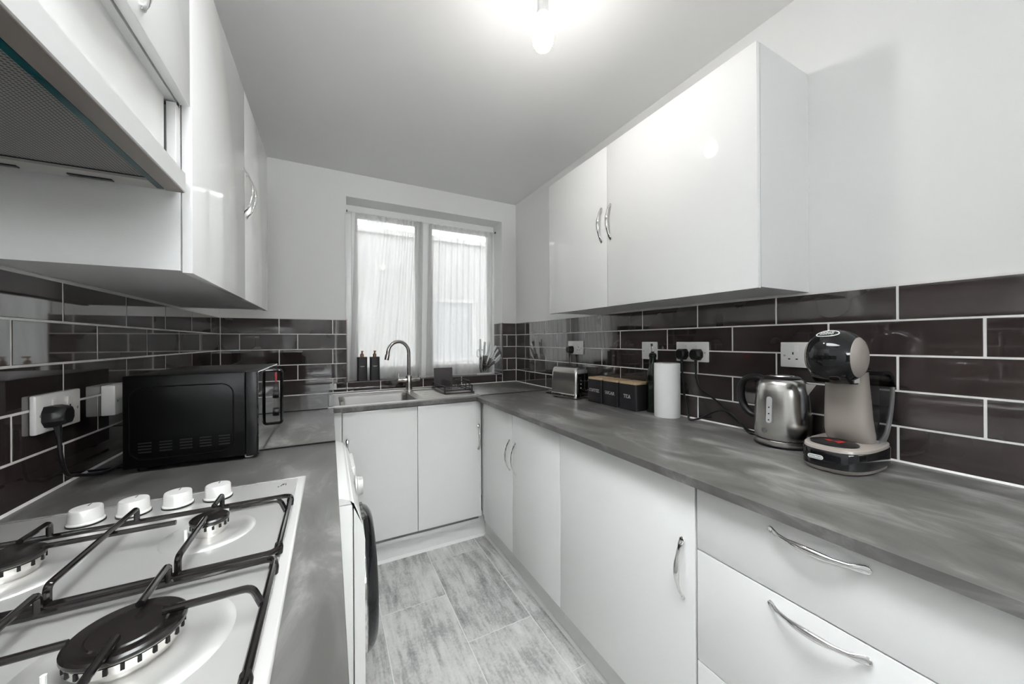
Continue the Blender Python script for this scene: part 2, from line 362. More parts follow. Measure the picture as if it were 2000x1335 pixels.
wall_right = struct(MB().box(WR, WR + .12, YF, WB, 0, ZCEIL).build('wall_right', M_WALL))
b = MB(); T = .28
b.box(WL - .12, WX0 - TT, WB, WB + T, 0, ZCEIL); b.box(WX1 + TT, WR + .12, WB, WB + T, 0, ZCEIL)
b.box(WX0 - TT, WX1 + TT, WB, WB + T, 0, WZ0 - TT); b.box(WX0 - TT, WX1 + TT, WB, WB + T, WZ1, ZCEIL)
wall_back = struct(b.build('wall_back', M_WALL))
b = MB(); dx0, dx1, dzt = .12, .90, 1.72              # door; the wide high window over it is added for fill light
hx0, hx1, hz0, hz1 = -.55, .95, 1.76, 2.36
b.box(WL - .12, dx0, YF - .12, YF, 0, hz0); b.box(dx1, WR + .12, YF - .12, YF, 0, hz0); b.box(dx0, dx1, YF - .12, YF, dzt, hz0)
b.box(WL - .12, hx0, YF - .12, YF, hz0, ZCEIL); b.box(hx1, WR + .12, YF - .12, YF, hz0, ZCEIL); b.box(hx0, hx1, YF - .12, YF, hz1, ZCEIL)
wall_front = struct(b.build('wall_front', M_WALL))
b = MB(); b.box(hx0, hx1, YF - .10, YF - .05, hz0, hz0 + .04); b.box(hx0, hx1, YF - .10, YF - .05, hz1 - .04, hz1); b.box(hx0, hx0 + .04, YF - .10, YF - .05, hz0 + .04, hz1 - .04); b.box(hx1 - .04, hx1, YF - .10, YF - .05, hz0 + .04, hz1 - .04)
hw = struct(b.build('added_high_window', mat('white_upvc', (0.82, 0.82, 0.82), 0.3)), 'wide high window added for fill light over the door at the far end behind the camera')
MB().box(hx0 + .04, hx1 - .04, YF - .078, YF - .073, hz0 + .04, hz1 - .04).build('pane', M_PANE, hw)
door = struct(MB().box(dx0 + .003, dx1 - .003, YF - .06, YF - .02, 0.002, dzt - .003).build('door_1', M_CARC))
for (zz0, zz1) in ((.2, .85), (1.0, 1.6)):
    for (xx0, xx1) in ((.2, .48), (.54, .82)): MB().box(xx0, xx1, YF - .02, YF - .012, zz0, zz1, bev=.004).build('door_panel', M_CARC, door)
MB().lathe([(.0, 0), (.025, 0), (.025, .006), (.009, .01), (.009, .04), (.0, .04)], (.18, YF - .02, 1.0), 16, 'y').box(.18, .29, YF + .012, YF + .024, .992, 1.008, bev=.003).build('door_handle', M_CHROME, door, smooth=True)
MB().box(RX0 + tq, RX1 - tq, RY0 + tq, RY1 - tq, zc1 - .03, zc1 - .025).build('pane', M_PANE, rl)

# wall tiles: every brick tile is an object of its own
tmesh = {}
def tile_piece(parent, wall, a0, a1, z0, z1):
    gp = 0.0025; w, h = round(a1 - a0 - 2 * gp, 4), round(z1 - z0 - 2 * gp, 4)
    if w < .006 or h < .006: return
    key = (w, h)
    if key not in tmesh:
        o = MB().box(-w / 2, w / 2, 0, TT, -h / 2, h / 2, bev=0.0012, seg=2).build('tile', M_TILE); tmesh[key] = o.data
    else: o = link('tile', tmesh[key], None)
    o.parent = parent; am, zm = (a0 + a1) / 2, (z0 + z1) / 2
    e = .0007
    rx, rz = random.uniform(-e, e), random.uniform(-e, e)
    if wall == 'R': o.location = (XR, am, zm); o.rotation_euler = (0, rx, -PI / 2 + rz)
    elif wall == 'L': o.location = (XL, am, zm); o.rotation_euler = (0, rx, PI / 2 + rz)
    elif wall == 'B': o.location = (am, YB, zm); o.rotation_euler = (rx, 0, rz)
def tile_row(parent, wall, i, lo, hi, ref, cut=None):
    z1 = ZTILE - i * PITCH; z0 = z1 - PITCH
    k0 = math.floor((lo - ref) / TW); x = ref + k0 * TW
    while x < hi:
        a0, a1 = max(x, lo), min(x + TW, hi)
        if cut is None: tile_piece(parent, wall, a0, a1, z0, z1)
        else: cut(parent, wall, a0, a1, z0, z1)
        x += TW
for i in range(5):
    tile_row(wall_right, 'R', i, -.60, YB, 2.5018 if i % 2 == 0 else 2.3533)
    tile_row(wall_left, 'L', i, -.60, YB, 1.2727 if i % 2 == 0 else 1.1133)
def cut_back(parent, wall, a0, a1, z0, z1):
    if z1 <= WZ0 + .001: return tile_piece(parent, wall, a0, a1, z0, z1)
    if z0 < WZ0 - .004:                      # row that the sill cuts
        if a0 < WX0: tile_piece(parent, wall, a0, min(a1, WX0), z0, z1)
        if a1 > WX1: tile_piece(parent, wall, max(a0, WX1), a1, z0, z1)
        lo, hi = max(a0, WX0), min(a1, WX1)
        if hi - lo > .01: tile_piece(parent, wall, lo, hi, z0, WZ0 - .003)
        return
    if a0 < WX0: tile_piece(parent, wall, a0, min(a1, WX0), z0, z1)
    if a1 > WX1: tile_piece(parent, wall, max(a0, WX1), a1, z0, z1)
for i in range(5): tile_row(wall_back, 'B', i, XL, XR, -.285 if i % 2 == 0 else -.4873, cut_back)
GD = 0.0010                                   # grout sits back from the tile face
MB().box(XR + GD, WR, -.60, YB, ZW, ZTILE + .003).build('grout', M_GROUT, wall_right)
MB().box(WL, XL - GD, -.60, YB, ZW, ZTILE + .003).build('grout', M_GROUT, wall_left)
b = MB(); b.box(XL, WX0, YB + GD, WB, ZW, ZTILE + .003); b.box(WX1, XR, YB + GD, WB, ZW, ZTILE + .003); b.box(WX0, WX1, YB + GD, WB, ZW, WZ0 - .002)
b.build('grout', M_GROUT, wall_back)
for par, poly, lo, hi, pl in ((wall_right, [(XR, ZW), (XR, ZW + .005), (XR - .004, ZW)], -.60, YB, 'xz'), (wall_left, [(XL, ZW), (XL, ZW + .005), (XL + .004, ZW)], -.60, YB, 'xz'), (wall_back, [(YB, ZW), (YB, ZW + .005), (YB - .004, ZW)], XL, XR, 'yz')):
    MB().prism(poly, lo, hi, pl).build('sealant_bead', M_GROUT, par)
# tiled window reveals and sill
for sx, X, s in ((0, WX0, -1), (1, WX1, 1)):
    MB().box(X + s * GD, X + s * TT, YB + .001, WY, WZ0, ZTILE + .003).build('grout', M_GROUT, wall_back)
    for i in range(5):
        z1 = ZTILE - i * PITCH; z0 = max(z1 - PITCH, WZ0)
        if z1 - z0 > .012: MB().box(X, X + s * TT, YB + .004, WY - .002, z0 + .002, z1 - .002, bev=.001).build('tile', M_TILE, wall_back)
    struct(MB().box(X - s * .0015, X + s * .004, YB - .002, YB + .004, WZ0 - .004, ZTILE + .002).build('trim_%d' % (sx + 1), M_TRIM))
    MB().box(X, X + s * TT, YB + .0005, WY, ZTILE + .003, WZ1).build('reveal_plaster', M_WALL, wall_back)
struct(MB().box(WX0, WX1, YB - .002, YB + .004, WZ0 - .004, WZ0 + .001).build('trim_3', M_TRIM))
MB().box(WX0, WX1, YB + .004, WY, WZ0 - TT, WZ0 - GD).build('grout', M_GROUT, wall_back)
x = WX0
while x < WX1 - .01:
    x1 = min(x + TW, WX1); MB().box(x + .002, x1 - .002, YB + .005, WY - .002, WZ0 - TT + .001, WZ0, bev=.001).build('tile', M_TILE, wall_back); x = x1

# window
win = thing('window_1', 'white window of two casements with a wide middle post', 'window', ((WX0 + WX1) / 2, WY, WZ0))
del win['category']; win['kind'] = 'structure'
MX = .675
def frame_ring(mb, x0, x1, z0, z1, t, y0, y1):
    mb.box(x0, x1, y0, y1, z0, z0 + t, bev=.003); mb.box(x0, x1, y0, y1, z1 - t, z1, bev=.003)
    mb.box(x0, x0 + t, y0, y1, z0 + t, z1 - t, bev=.003); mb.box(x1 - t, x1, y0, y1, z0 + t, z1 - t, bev=.003); return mb
frame_ring(MB(), WX0 - .006, WX1 + .006, WZ0 - .006, WZ1, .045, WY, WY + .06).build('window_frame', M_UPVC, win, world=True)
MB().box(MX - .03, MX + .03, WY - .004, WY + .06, WZ0 + .04, WZ1 - .045, bev=.003).build('mullion', M_UPVC, win, world=True)
for (x0, x1) in ((WX0 + .04, MX - .028), (MX + .028, WX1 - .018)):
    sa = frame_ring(MB(), x0, x1, WZ0 + .04, WZ1 - .04, .042, WY + .004, WY + .05).build('sash', M_UPVC, win, world=True)
    MB().box(x0 + .04, x1 - .04, WY + .024, WY + .028, WZ0 + .08, WZ1 - .08).build('pane', M_PANE, sa, world=True)

# plinths
PX, PY = 0.893, 2.118
struct(MB().box(PX, PX + .016, -.60, PY + .016, 0, .158).build('trim_4', M_PLINTH), 'white plinth board under the long right-hand cupboards')
struct(MB().box(-.10, PX, PY, PY + .016, 0, .158).build('trim_5', M_PLINTH), 'white plinth board under the sink cupboard')
b = MB(); b.prism([(PX - .012, 0), (PX, 0), (PX, .014), (PX - .004, .012)], -.60, PY - .01, 'xz')
struct(b.build('trim_6', M_PLINTH))
b = MB(); b.prism([(PY - .012, 0), (PY, 0), (PY, .014), (PY - .004, .012)], -.10, PX, 'yz')
struct(b.build('trim_7', M_PLINTH))

# ================================================================== CABINETS
def handle_mesh():
    pts, sec = [], []
    N = 36
    for i in range(N + 1):
        t = -1 + 2 * i / N; a = abs(t)
        bow = 0.027 * (1 - a ** 2.0) ** 0.9 if a < 1 else 0.0
        if a > .80: bow = max(0.0025, bow * (1 - (a - .80) / .20) + 0.0025 * ((a - .80) / .20))
        wv = 0.0050 + 0.0030 * max(0, 1 - (a / .45) ** 2) if a < .62 else 0.0036 + 0.0046 * math.sin(min(1, (a - .62) / .38 * 1.0) * PI * .62)
        tn = 0.0033 + 0.0024 * max(0, 1 - (a / .5) ** 2) if a < .7 else 0.0026
        if i in (0, N): wv, tn = .003, .0015
        pts.append((bow, 0, t * .082)); sec.append((wv, tn))
    m = MB().sweep(pts, sec, (0, 1, 0), 12)
    for z in (-.076, .076): m.lathe([(.0, 0), (.0045, 0), (.0045, .006), (.0, .006)], (-.001, 0, z), 12, 'x')
    return m
H0 = handle_mesh().build('handle', M_CHROME, None, smooth=True, ang=60); HM = H0.data; bpy.data.objects.remove(H0)
HCOUNT = 0
def put_handle(parent, wpos, facing, horizontal=False):
    o = link('handle', HM, None, parent); o.location = Vector(wpos) - rootloc(parent)
    rz = {'+x': 0, '-x': PI, '-y': -PI / 2}[facing]
    o.rotation_euler = (PI / 2 if horizontal else 0, 0, rz); o['label'] = 'chrome bow handle'
    return o
def door_box(x0, x1, y0, y1, z0, z1): return MB().box(x0, x1, y0, y1, z0, z1, bev=.0014, seg=2)
DT = .018
def base_right(label, y0, y1, doors, z0=.16, z1=.884):
    t = thing('base_cabinet', label, 'cabinet', ((.83 + XR) / 2, (y0 + y1) / 2, 0), group=None)
    b = MB(); xf = .832 + DT; e = .0008
    b.box(xf + .002, WR - .01, y0 + e, y0 + .018, .12, z1); b.box(xf + .002, WR - .01, y1 - .018, y1 - e, .12, z1)
    b.box(xf + .002, WR - .01, y0 + .018, y1 - .018, .12, .138); b.box(xf + .002, xf + .1, y0 + .018, y1 - .018, z1 - .018, z1)
    b.box(WR - .016, WR - .01, y0 + .018, y1 - .018, .138, z1)
    for yy in (y0 + .05, y1 - .05):
        for xx in (.96, 1.35): b.box(xx - .015, xx + .015, yy - .015, yy + .015, 0, .12)
    b.build('carcass', M_CARC, t, world=True)
    return t
G = .0015
t = base_right('double white gloss base cupboard beside the sink corner, two bow handles side by side', 1.19, 2.0, 2)
for a, c, hy in ((1.19, 1.612, 1.573), (1.612, 1.995, 1.640)):
    d = door_box(.832, .832 + DT, a + G, c - G, .16, .880).build('door', M_GLOSS, t, world=True, smooth=True)
    put_handle(d, (.832, hy, .660), '-x')
t = base_right('single white gloss base cupboard between the drawers and the double cupboard', .587, 1.19, 1)
d = door_box(.832, .832 + DT, .587 + .003, 1.19 - G, .16, .880).build('door', M_GLOSS, t, world=True, smooth=True)
put_handle(d, (.832, .625, .650), '-x')
t = base_right('white gloss drawer unit below the coffee machine, handles set near the top edges', .087, .587, 0)
for z0, z1, hz in ((.722, .880, .852), (.440, .719, .694), (.16, .437, .41)):
    d = door_box(.832, .832 + DT, .087 + G, .587 - .003, z0, z1).build('drawer_front', M_GLOSS, t, world=True, smooth=True)
    put_handle(d, (.832, .337, hz), '-x', True)
t = base_right('white gloss base cupboard past the drawer unit, towards the door', -.50, .087, 1)
d = door_box(.832, .832 + DT, -.50 + G, .087 - G, .16, .880).build('door', M_GLOSS, t, world=True, smooth=True)
put_handle(d, (.832, .03, .650), '-x')

# sink base cabinet
YD = 2.056
t = thing('sink_cabinet', 'white gloss sink base cupboard with two doors under the window', 'cabinet', (.45, 2.35, 0))
b = MB(); b.box(.056, .074, YD + DT + .002, WB - .01, .12, .884); b.box(.83, .848, YD + DT + .002, WB - .01, .12, .884)
b.box(.074, .83, YD + DT + .002, WB - .01, .12, .138); b.box(.074, .83, WB - .016, WB - .01, .138, .884)
for xx in (.1, .8):
    for yy in (2.18, 2.6): b.box(xx - .015, xx + .015, yy - .015, yy + .015, 0, .12)
b.build('carcass', M_CARC, t, world=True)
for a, c, hx in ((.056, .448, .080), (.448, .843, .823)):
    d = door_box(a + G, c - G, YD, YD + DT, .16, .880).build('door', M_GLOSS, t, world=True, smooth=True)
    put_handle(d, (hx, YD, .658), '-y')
# corner posts
tag(MB().box(.852, .874, 2.004, YD + DT, .16, .884, bev=.001).build('corner_post', M_GLOSS), 'white corner post between the sink cupboard and the double cupboard', 'corner post')
tag(MB().box(-.02, .054, YD + .003, YD + DT + .003, .16, .884, bev=.001).build('filler_panel', M_GLOSS), 'narrow white filler panel beside the sink cupboard, behind the washing machine', 'filler panel')

# cupboards hidden under the left run
def base_left(label, y0, y1, hy):
    t = thing('base_cabinet', label, 'cabinet', (-.3, (y0 + y1) / 2, 0)); b = MB(); xf = -.034
    b.box(-.57, xf, y0 + .001, y0 + .018, .12, .884); b.box(-.57, xf, y1 - .018, y1 - .001, .12, .884); b.box(-.57, xf, y0 + .018, y1 - .018, .12, .138)
    b.box(-.57, -.564, y0 + .018, y1 - .018, .138, .884)
    b.box(-.10, -.084, y0 + .001, y1 - .001, 0, .12)
    for yy in (y0 + .05, y1 - .05): b.box(-.5, -.47, yy - .015, yy + .015, 0, .12)
    b.build('carcass', M_CARC, t, world=True)
    d = door_box(xf + .002, xf + .02, y0 + G, y1 - G, .16, .880).build('door', M_GLOSS, t, world=True, smooth=True)
    put_handle(d, (xf + .02, hy, .65), '+x')
base_left('white gloss base cupboard under the gas hob', .40, 1.000, .44)
base_left('white gloss base cupboard next to the one under the hob, towards the door', -.20, .398, .35)

# worktops: each slab a thing
def slab(label, parts):
    b = MB()
    for q in parts: b.box(*q, .888, ZW, bev=.0025, seg=2) if len(parts) == 1 else b.box(*q, .888, ZW)
    return tag(b.build('worktop', M_WORK, smooth=len(parts) == 1), label, 'worktop', 'slate laminate worktop slabs')
XW, YWF = .802, 2.032
slab('grey slate-effect worktop slab carrying the gas hob', [(XL, .016, -.60, 1.3615)])
slab('grey slate-effect worktop slab carrying the microwave, above the washing machine', [(XL, .016, 1.3665, 2.0545)])
SBX0, SBX1, SBY0, SBY1 = .045, .455, 2.098, 2.435
slab('grey slate-effect worktop slab with the steel sink let into it', [(XL, SBX0 - .004, 2.059, YB), (SBX1 + .004, .842, 2.059, YB), (SBX0 - .004, SBX1 + .004, SBY1 + .004, YB), (SBX0 - .004, SBX1 + .004, YWF, SBY0 - .004), (.018, SBX0 - .004, YWF, 2.059), (SBX1 + .004, .842, YWF, 2.059)])
slab('long grey slate-effect worktop slab carrying the kettle, canisters and coffee machine', [(XW + .042, XR, -.60, 2.075), (XW, XW + .042, -.60, YWF - .002)])
for x0, x1, y0, y1, zz, lab in ((XL, .015, 1.3616, 1.3664, .0045, 'under the microwave'), (XL, -.012, 2.0546, 2.0589, .0035, 'at the end of the sink'), (.8445, 1.36, 2.0751, 2.0774, .0030, 'behind the toaster')):
    tag(MB().box(x0, x1, y0, y1, .889, ZW + zz).build('joint_strip', M_BLK), 'thin black joint strip between worktop slabs, ' + lab, 'joint strip')
slab('corner piece of grey slate-effect worktop behind the toaster cable', [(.8445, XR, 2.0775, YB)])

# ---- wall cabinets
def wall_cab(name, label, xb, xf, y0, y1, z0, z1, facing, leaves):
    t = thing(name, label, 'wall cabinet', ((xb + xf) / 2, (y0 + y1) / 2, z0)); s = 1 if facing == '+x' else -1
    b = MB(); b.box(xb, xf, y0, y0 + .016, z0, z1); b.box(xb, xf, y1 - .016, y1, z0, z1)
    b.box(xb, xf, y0 + .016, y1 - .016, z0 + .002, z0 + .018); b.box(xb, xf, y0 + .016, y1 - .016, z1 - .016, z1)
    b.box(xb, xb + s * .006, y0 + .016, y1 - .016, z0 + .018, z1 - .016)
    b.build('carcass', M_CARC, t, world=True)
    for a, c, hy in leaves:
        d = door_box(xf + s * .002, xf + s * .020, a + G, c - G, z0 - .004, z1 - .002).build('door', M_GLOSS, t, world=True, smooth=True)
        if hy is not None: put_handle(d, (xf + s * .020, hy, 1.787), facing)
    return t
wall_cab('wall_cabinet', 'white gloss wall cabinet with two doors above the canisters and kettle', WR, 1.143, .590, 1.700, 1.412, 2.140, '-x', [(.588, 1.222, 1.200), (1.222, 1.700, 1.258)])
wall_cab('wall_cabinet', 'white gloss wall cabinet with two doors above the microwave', WL, -.288, 1.012, 2.075, 1.412, 2.160, '+x', [(1.014, 1.562, 1.532), (1.562, 2.075, 1.588)])
# cabinet over the hood
t = thing('hood_cabinet', 'short white gloss wall cabinet over the cooker hood', 'wall cabinet', (-.43, .70, 1.76))
b = MB(); y0, y1 = .405, 1.010
b.box(WL, -.288, y0, y0 + .016, 1.765, 2.16); b.box(WL, -.288, y1 - .014, y1, 1.765, 2.16); b.box(WL, -.288, y0, y1, 1.765, 1.781); b.box(WL, -.288, y0, y1, 2.144, 2.16)
b.build('carcass', M_CARC, t, world=True)
d = door_box(-.286, -.268, y0 + G, y1 - .006, 1.768, 2.158).build('door', M_GLOSS, t, world=True, smooth=True)
put_handle(d, (-.268, .706, 1.800), '+x', True)

# ---- cooker hood
t = thing('cooker_hood', 'slim integrated cooker hood with grey mesh filter and teal film edge', 'cooker hood', (-.43, .70, 1.57))
hy0, hy1 = .405, .975
b = MB(); b.box(WL, -.302, hy0, hy1, 1.60, 1.7648); b.build('housing', M_FILM, t, world=True)
MB().box(-.302, -.286, .985, 1.008, 1.60, 1.762, bev=.001).build('side_return', M_CARC, t, world=True)
b = MB(); b.box(-.302, -.268, hy0, hy1, 1.570, 1.612, bev=.0015); fa = b.build('fascia', M_HOODF, t, world=True)
MB().box(-.298, -.270, hy0, hy1 - .004, 1.5685, 1.571).build('lip', M_HOODU, t, world=True)
MB().box(-.309, -.2985, hy0, hy1 - .012, 1.568, 1.5735).build('film_edge', M_TEAL, t, world=True)
fr = MB(); fr.box(WL, -.298, hy1 - .045, hy1, 1.570, 1.60); fr.box(WL, -.298, hy0, hy0 + .03, 1.570, 1.60); fr.box(WL, WL + .03, hy0 + .03, hy1 - .045, 1.570, 1.60)
fr.build('underside_rim', M_HOODB, t, world=True)
fl = MB().box(WL + .03, -.309, hy0 + .03, hy1 - .045, 1.576, 1.60).build('filter', M_FILTER, t, world=True)
MB().box(WL + .05, -.315, hy1 - .046, hy1 - .044, 1.5745, 1.5765).build('filter_gap', M_HOLE, t, world=True)
for xx in (-.40, -.52): MB().box(xx - .03, xx + .03, hy1 - .022, hy1 - .012, 1.5675, 1.570, bev=.0008).build('catch', M_BLK, t, world=True)

# ================================================================== SINK, TAP
t = thing('sink', 'stainless steel inset sink with one bowl and ribbed drainer', 'sink', (.4, 2.32, ZW))
b = MB(); SX0, SX1, SY0, SY1 = -.008, .845, 2.070, 2.555; zt = ZW + .004
b.box(SX0, SBX0, SY0, SY1, ZW + .0002, zt); b.box(SBX1, SX1, SY0, SY1, ZW + .0002, zt); b.box(SBX0, SBX1, SY0, SBY0, ZW + .0002, zt); b.box(SBX0, SBX1, SBY1, SY1, ZW + .0002, zt)
b.build('rim', M_SINK, t, world=True)
b = MB(); rt = rrect(SBX0 - .001, SBX1 + .001, SBY0 - .001, SBY1 + .001, .03, 8); rm = rrect(SBX0 + .004, SBX1 - .004, SBY0 + .004, SBY1 - .004, .045, 8); rb = rrect(SBX0 + .03, SBX1 - .03, SBY0 + .03, SBY1 - .03, .05, 8)
rings = [[(x, y, zt) for x, y in rt], [(x, y, ZW - .012) for x, y in rm], [(x, y, ZW - .14) for x, y in rm], [(x, y, ZW - .165) for x, y in rb]]
n = len(rt); vs = [p for r in rings for p in r]; fs = [(i * n + j, i * n + (j + 1) % n, (i + 1) * n + (j + 1) % n, (i + 1) * n + j) for i in range(3) for j in range(n)] + [tuple(range(3 * n, 4 * n))]
b.add(vs, fs); b.build('bowl', mat('sink_bowl_steel', (0.46, 0.452, 0.44), 0.5, metal=1.0), t, world=True, smooth=True)
MB().lathe([(0, 0), (.042, 0), (.042, .004), (.034, .005), (.03, .002), (0, .002)], (.25, 2.27, ZW - .165), 24).build('drain', M_CHROME, t, world=True, smooth=True)
for k in range(8):
    y = 2.125 + k * .042; MB().tube([(.50, y, zt), (.52, y, zt + .0012), (.80, y, zt + .0022), (.825, y, zt)], .0026, 8).build('drainer_rib', M_SINK, t, world=True, smooth=True)
b = MB(); b.tube([(p[0], p[1], zt + .0005) for p in rrect(SX0 + .004, SX1 - .004, SY0 + .004, SY1 - .004, .02)], .0035, 8, closed=True); b.build('rolled_edge', M_SINK, t, world=True, smooth=True)

t = thing('mixer_tap', 'satin nickel swan-neck mixer tap with two lever handles', 'tap', (.484, 2.487, ZW + .004))
MB().lathe([(.0, 0), (.028, 0), (.028, .006), (.023, .010), (.0215, .055), (.0215, .100), (.017, .108), (.0125, .112), (0, .112)], seg=28).build('body', M_NICKEL, t, smooth=True)
neck = [(0, 0, .10), (0, 0, .245)] + [(-.071 + .071 * math.cos(a), -.018 * (1 - math.cos(a)), .262 + .078 * math.sin(a)) for a in [k * PI / 14 for k in range(0, 15)]]
neck = [Vector(p) for p in neck]; neck += [neck[-1] + Vector((-.004, 0, -.02)), neck[-1] + Vector((-.009, -.001, -.043))]
rr = [.0118] * (len(neck) - 3) + [.0125, .0145, .0150]
sp = MB().tube(spline(neck, 3), .0118, 16).build('spout', M_NICKEL, t, smooth=True)
MB().tube([neck[-2] + Vector((.002, 0, .012)), neck[-1]], .0148, 16).build('nozzle', M_NICKEL, sp, smooth=True)
for s in (-1, 1):
    h = MB().lathe([(0, 0), (.0165, 0), (.0165, s * .03), (.0145, s * .034), (.0145, s * .058), (.0105, s * .062), (0, s * .062)], (s * .014, 0, .078), 18, 'x').build('valve', M_NICKEL, t, smooth=True)
    MB().tube([(s * .066, 0, .085), (s * .068, .002, .112), (s * .070, .004, .128)], [.0048, .0042, .0036], 10).build('lever', M_NICKEL, h, smooth=True)

# ================================================================== GAS HOB
HZ = ZW
t = thing('gas_hob', 'stainless steel four-burner gas hob with black wire pan supports', 'gas hob', (-.31, .70, HZ))
HX0, HX1, HY0, HY1 = -.565, -.055, .375, 1.036
b = MB(); b.box(HX0, HX1, HY0, HY1, HZ + .0003, HZ + .0075, bev=.004, seg=3); b.build('rim', M_HOBRIM, t, world=True, smooth=True)
b = MB(); b.box(HX0 + .016, HX1 - .016, HY0 + .016, HY1 - .016, HZ + .0070, HZ + .0082, bev=.0006); b.build('plate', M_HOB, t, world=True, smooth=True)
zp = HZ + .0082
BURN = [(-.190, .800, .026, .066), (-.195, .530, .045, .092), (-.418, .790, .036, .078), (-.418, .530, .036, .078)]
for bx, by, r, dish in BURN:
    br = MB().lathe([(dish, 0), (dish * .97, .0022), (dish * .80, .0040), (dish * .66, .0012), (dish * .5, .0006), (r * .9, .0012), (0, .0012)], (bx, by, zp), 48).build('spill_dish', M_HOB, t, world=True, smooth=True, ang=60)
    z0 = zp + .001
    bu = MB().lathe([(r * .80, 0), (r * .86, .003), (r * .86, .010), (r * .98, .011), (r * 1.0, .020), (r * .92, .0225), (0, .0225)], (bx, by, z0), 40).build('burner_ring', M_STEELV, t, world=True, smooth=True)
    nt = 16 if r < .04 else 24; b = MB()
    for k in range(nt):
        a = 2 * PI * k / nt; c, s_ = math.cos(a), math.sin(a); q = Vector((bx + c * r * 1.0, by + s_ * r * 1.0, z0 + .0165)); u = Vector((-s_, c, 0)) * .0016; w = Vector((c, s_, 0)) * .0008
        b.add([q - u - w + Vector((0, 0, -.003)), q + u - w + Vector((0, 0, -.003)), q + u + w + Vector((0, 0, -.003)), q - u + w + Vector((0, 0, -.003)), q - u - w + Vector((0, 0, .0035)), q + u - w + Vector((0, 0, .0035)), q + u + w + Vector((0, 0, .0035)), q - u + w + Vector((0, 0, .0035))], [(0, 3, 2, 1), (4, 5, 6, 7), (0, 1, 5, 4), (1, 2, 6, 5), (2, 3, 7, 6), (3, 0, 4, 7)])
    fs_ = b.build('flame_slots', M_HOLE, bu, world=True); fs_['kind'] = 'stuff'
    R = r * 1.06
    prof = [(0, 0), (R * .98, 0), (R, .002), (R, .0052), (R * .95, .0072), (R * .84, .0074), (R * .76, .0060), (R * .68, .0060), (R * .64, .0072), (0, .0078)] if r > .04 else [(0, 0), (R * .98, 0), (R, .002), (R, .0050), (R * .9, .0072), (R * .4, .0085), (0, .0088)]
    MB().lathe(prof, (bx, by, z0 + .0222), 48).build('burner_cap', M_CAP, t, world=True, smooth=True, ang=25)
    MB().tube([(bx - r * 1.1, by - r * .55, zp), (bx - r * 1.1, by - r * .55, zp + .020)], .0024, 8).build('spark_pin', M_WPL, t, world=True, smooth=True)
ZR, ZT = HZ + .021, HZ + .0455
def fillet(p, rad=.009, n=5):
    p = [Vector(q) for q in p]; out = [p[0]]
    for i in range(1, len(p) - 1):
        a, c, d = p[i - 1], p[i], p[i + 1]; u = (a - c); w = (d - c); r1 = min(rad, u.length * .45, w.length * .45); A = c + u.normalized() * r1; D = c + w.normalized() * r1
        for k in range(n + 1):
            s_ = k / n; out.append(A * (1 - s_) ** 2 + c * 2 * s_ * (1 - s_) + D * s_ * s_)
    return out + [p[-1]]
for (y0, y1, bs) in ((.652, .880, (0, 2)), (.402, .636, (1, 3))):
    gx0, gx1 = -.548, -.074
    gr = MB().tube([(x, y, ZR) for x, y in rrect(gx0, gx1, y0, y1, .014, 5)], .0046, 10, closed=True).build('pan_support', M_ENAM, t, world=True, smooth=True)
    for i in bs:
        bx, by = BURN[i][:2]
        rods = [[(bx, y1, ZR), (bx, y1, ZT), (bx, by + .026, ZT)], [(bx, y0, ZR), (bx, y0, ZT), (bx, by - .026, ZT)]]
        if bx > -.3: rods.append([(gx1 - .002, by, ZR), (gx1 - .012, by, ZT), (bx + .028, by, ZT)])
        else: rods.append([(gx0 + .002, by, ZR), (gx0 + .012, by, ZT), (bx - .028, by, ZT)])
        for r_ in rods: MB().tube(fillet(r_), .0042, 10).build('support_finger', M_ENAM, gr, world=True, smooth=True)
    xm = -.312; by = BURN[bs[0]][1]
    MB().tube(fillet([(xm, y1, ZR), (xm, y1, ZT), (xm, y0, ZT), (xm, y0, ZR)]), .0042, 10).build('support_finger', M_ENAM, gr, world=True, smooth=True)
    MB().tube([(BURN[bs[1]][0] + .03, by, ZT - .0075), (BURN[bs[0]][0] - .045, by, ZT - .0075)], .0040, 10).build('support_finger', M_ENAM, gr, world=True, smooth=True)
    for fx in (gx0, gx1):
        for fy in (y0 + .02, y1 - .02): MB().lathe([(.0, 0), (.0055, 0), (.0065, .010), (.005, .017), (0, .017)], (fx, fy, zp), 12).build('rubber_foot', M_BLK, gr, world=True, smooth=True)
for kx, ky in ((-.408, .956), (-.345, .962), (-.281, .968), (-.217, .974)):
    kb = MB().lathe([(0, 0), (.0245, 0), (.0245, .002), (.0225, .004), (.0218, .024), (.0205, .0262), (.018, .0266), (0, .0262)], (kx, ky, zp + .003), 36).build('knob', M_KNOB, t, world=True, smooth=True, ang=30)
    MB().lathe([(0, 0), (.0255, 0), (.0255, .0028), (0, .0032)], (kx, ky, zp), 32).build('knob_seat', M_BLK, kb, world=True, smooth=True)
    MB().box(kx - .0008, kx + .0008, ky + .006, ky + .017, zp + .0292, zp + .0298).build('pointer_mark', M_GREY, kb, world=True)
m = MB()
for (ax, ay, bx, by) in ((-.109, .978, -.1065, .9795), (-.1035, .981, -.1000, .993), (-.0985, .9865, -.0978, .993), (-.0935, .983, -.0945, .994)): m.tube([(ax, ay, zp + .0002), (bx, by, zp + .0002)], .0011, 6)
bm_ = m.build('brand_mark', M_GREY, t, world=True); bm_['kind'] = 'stuff'

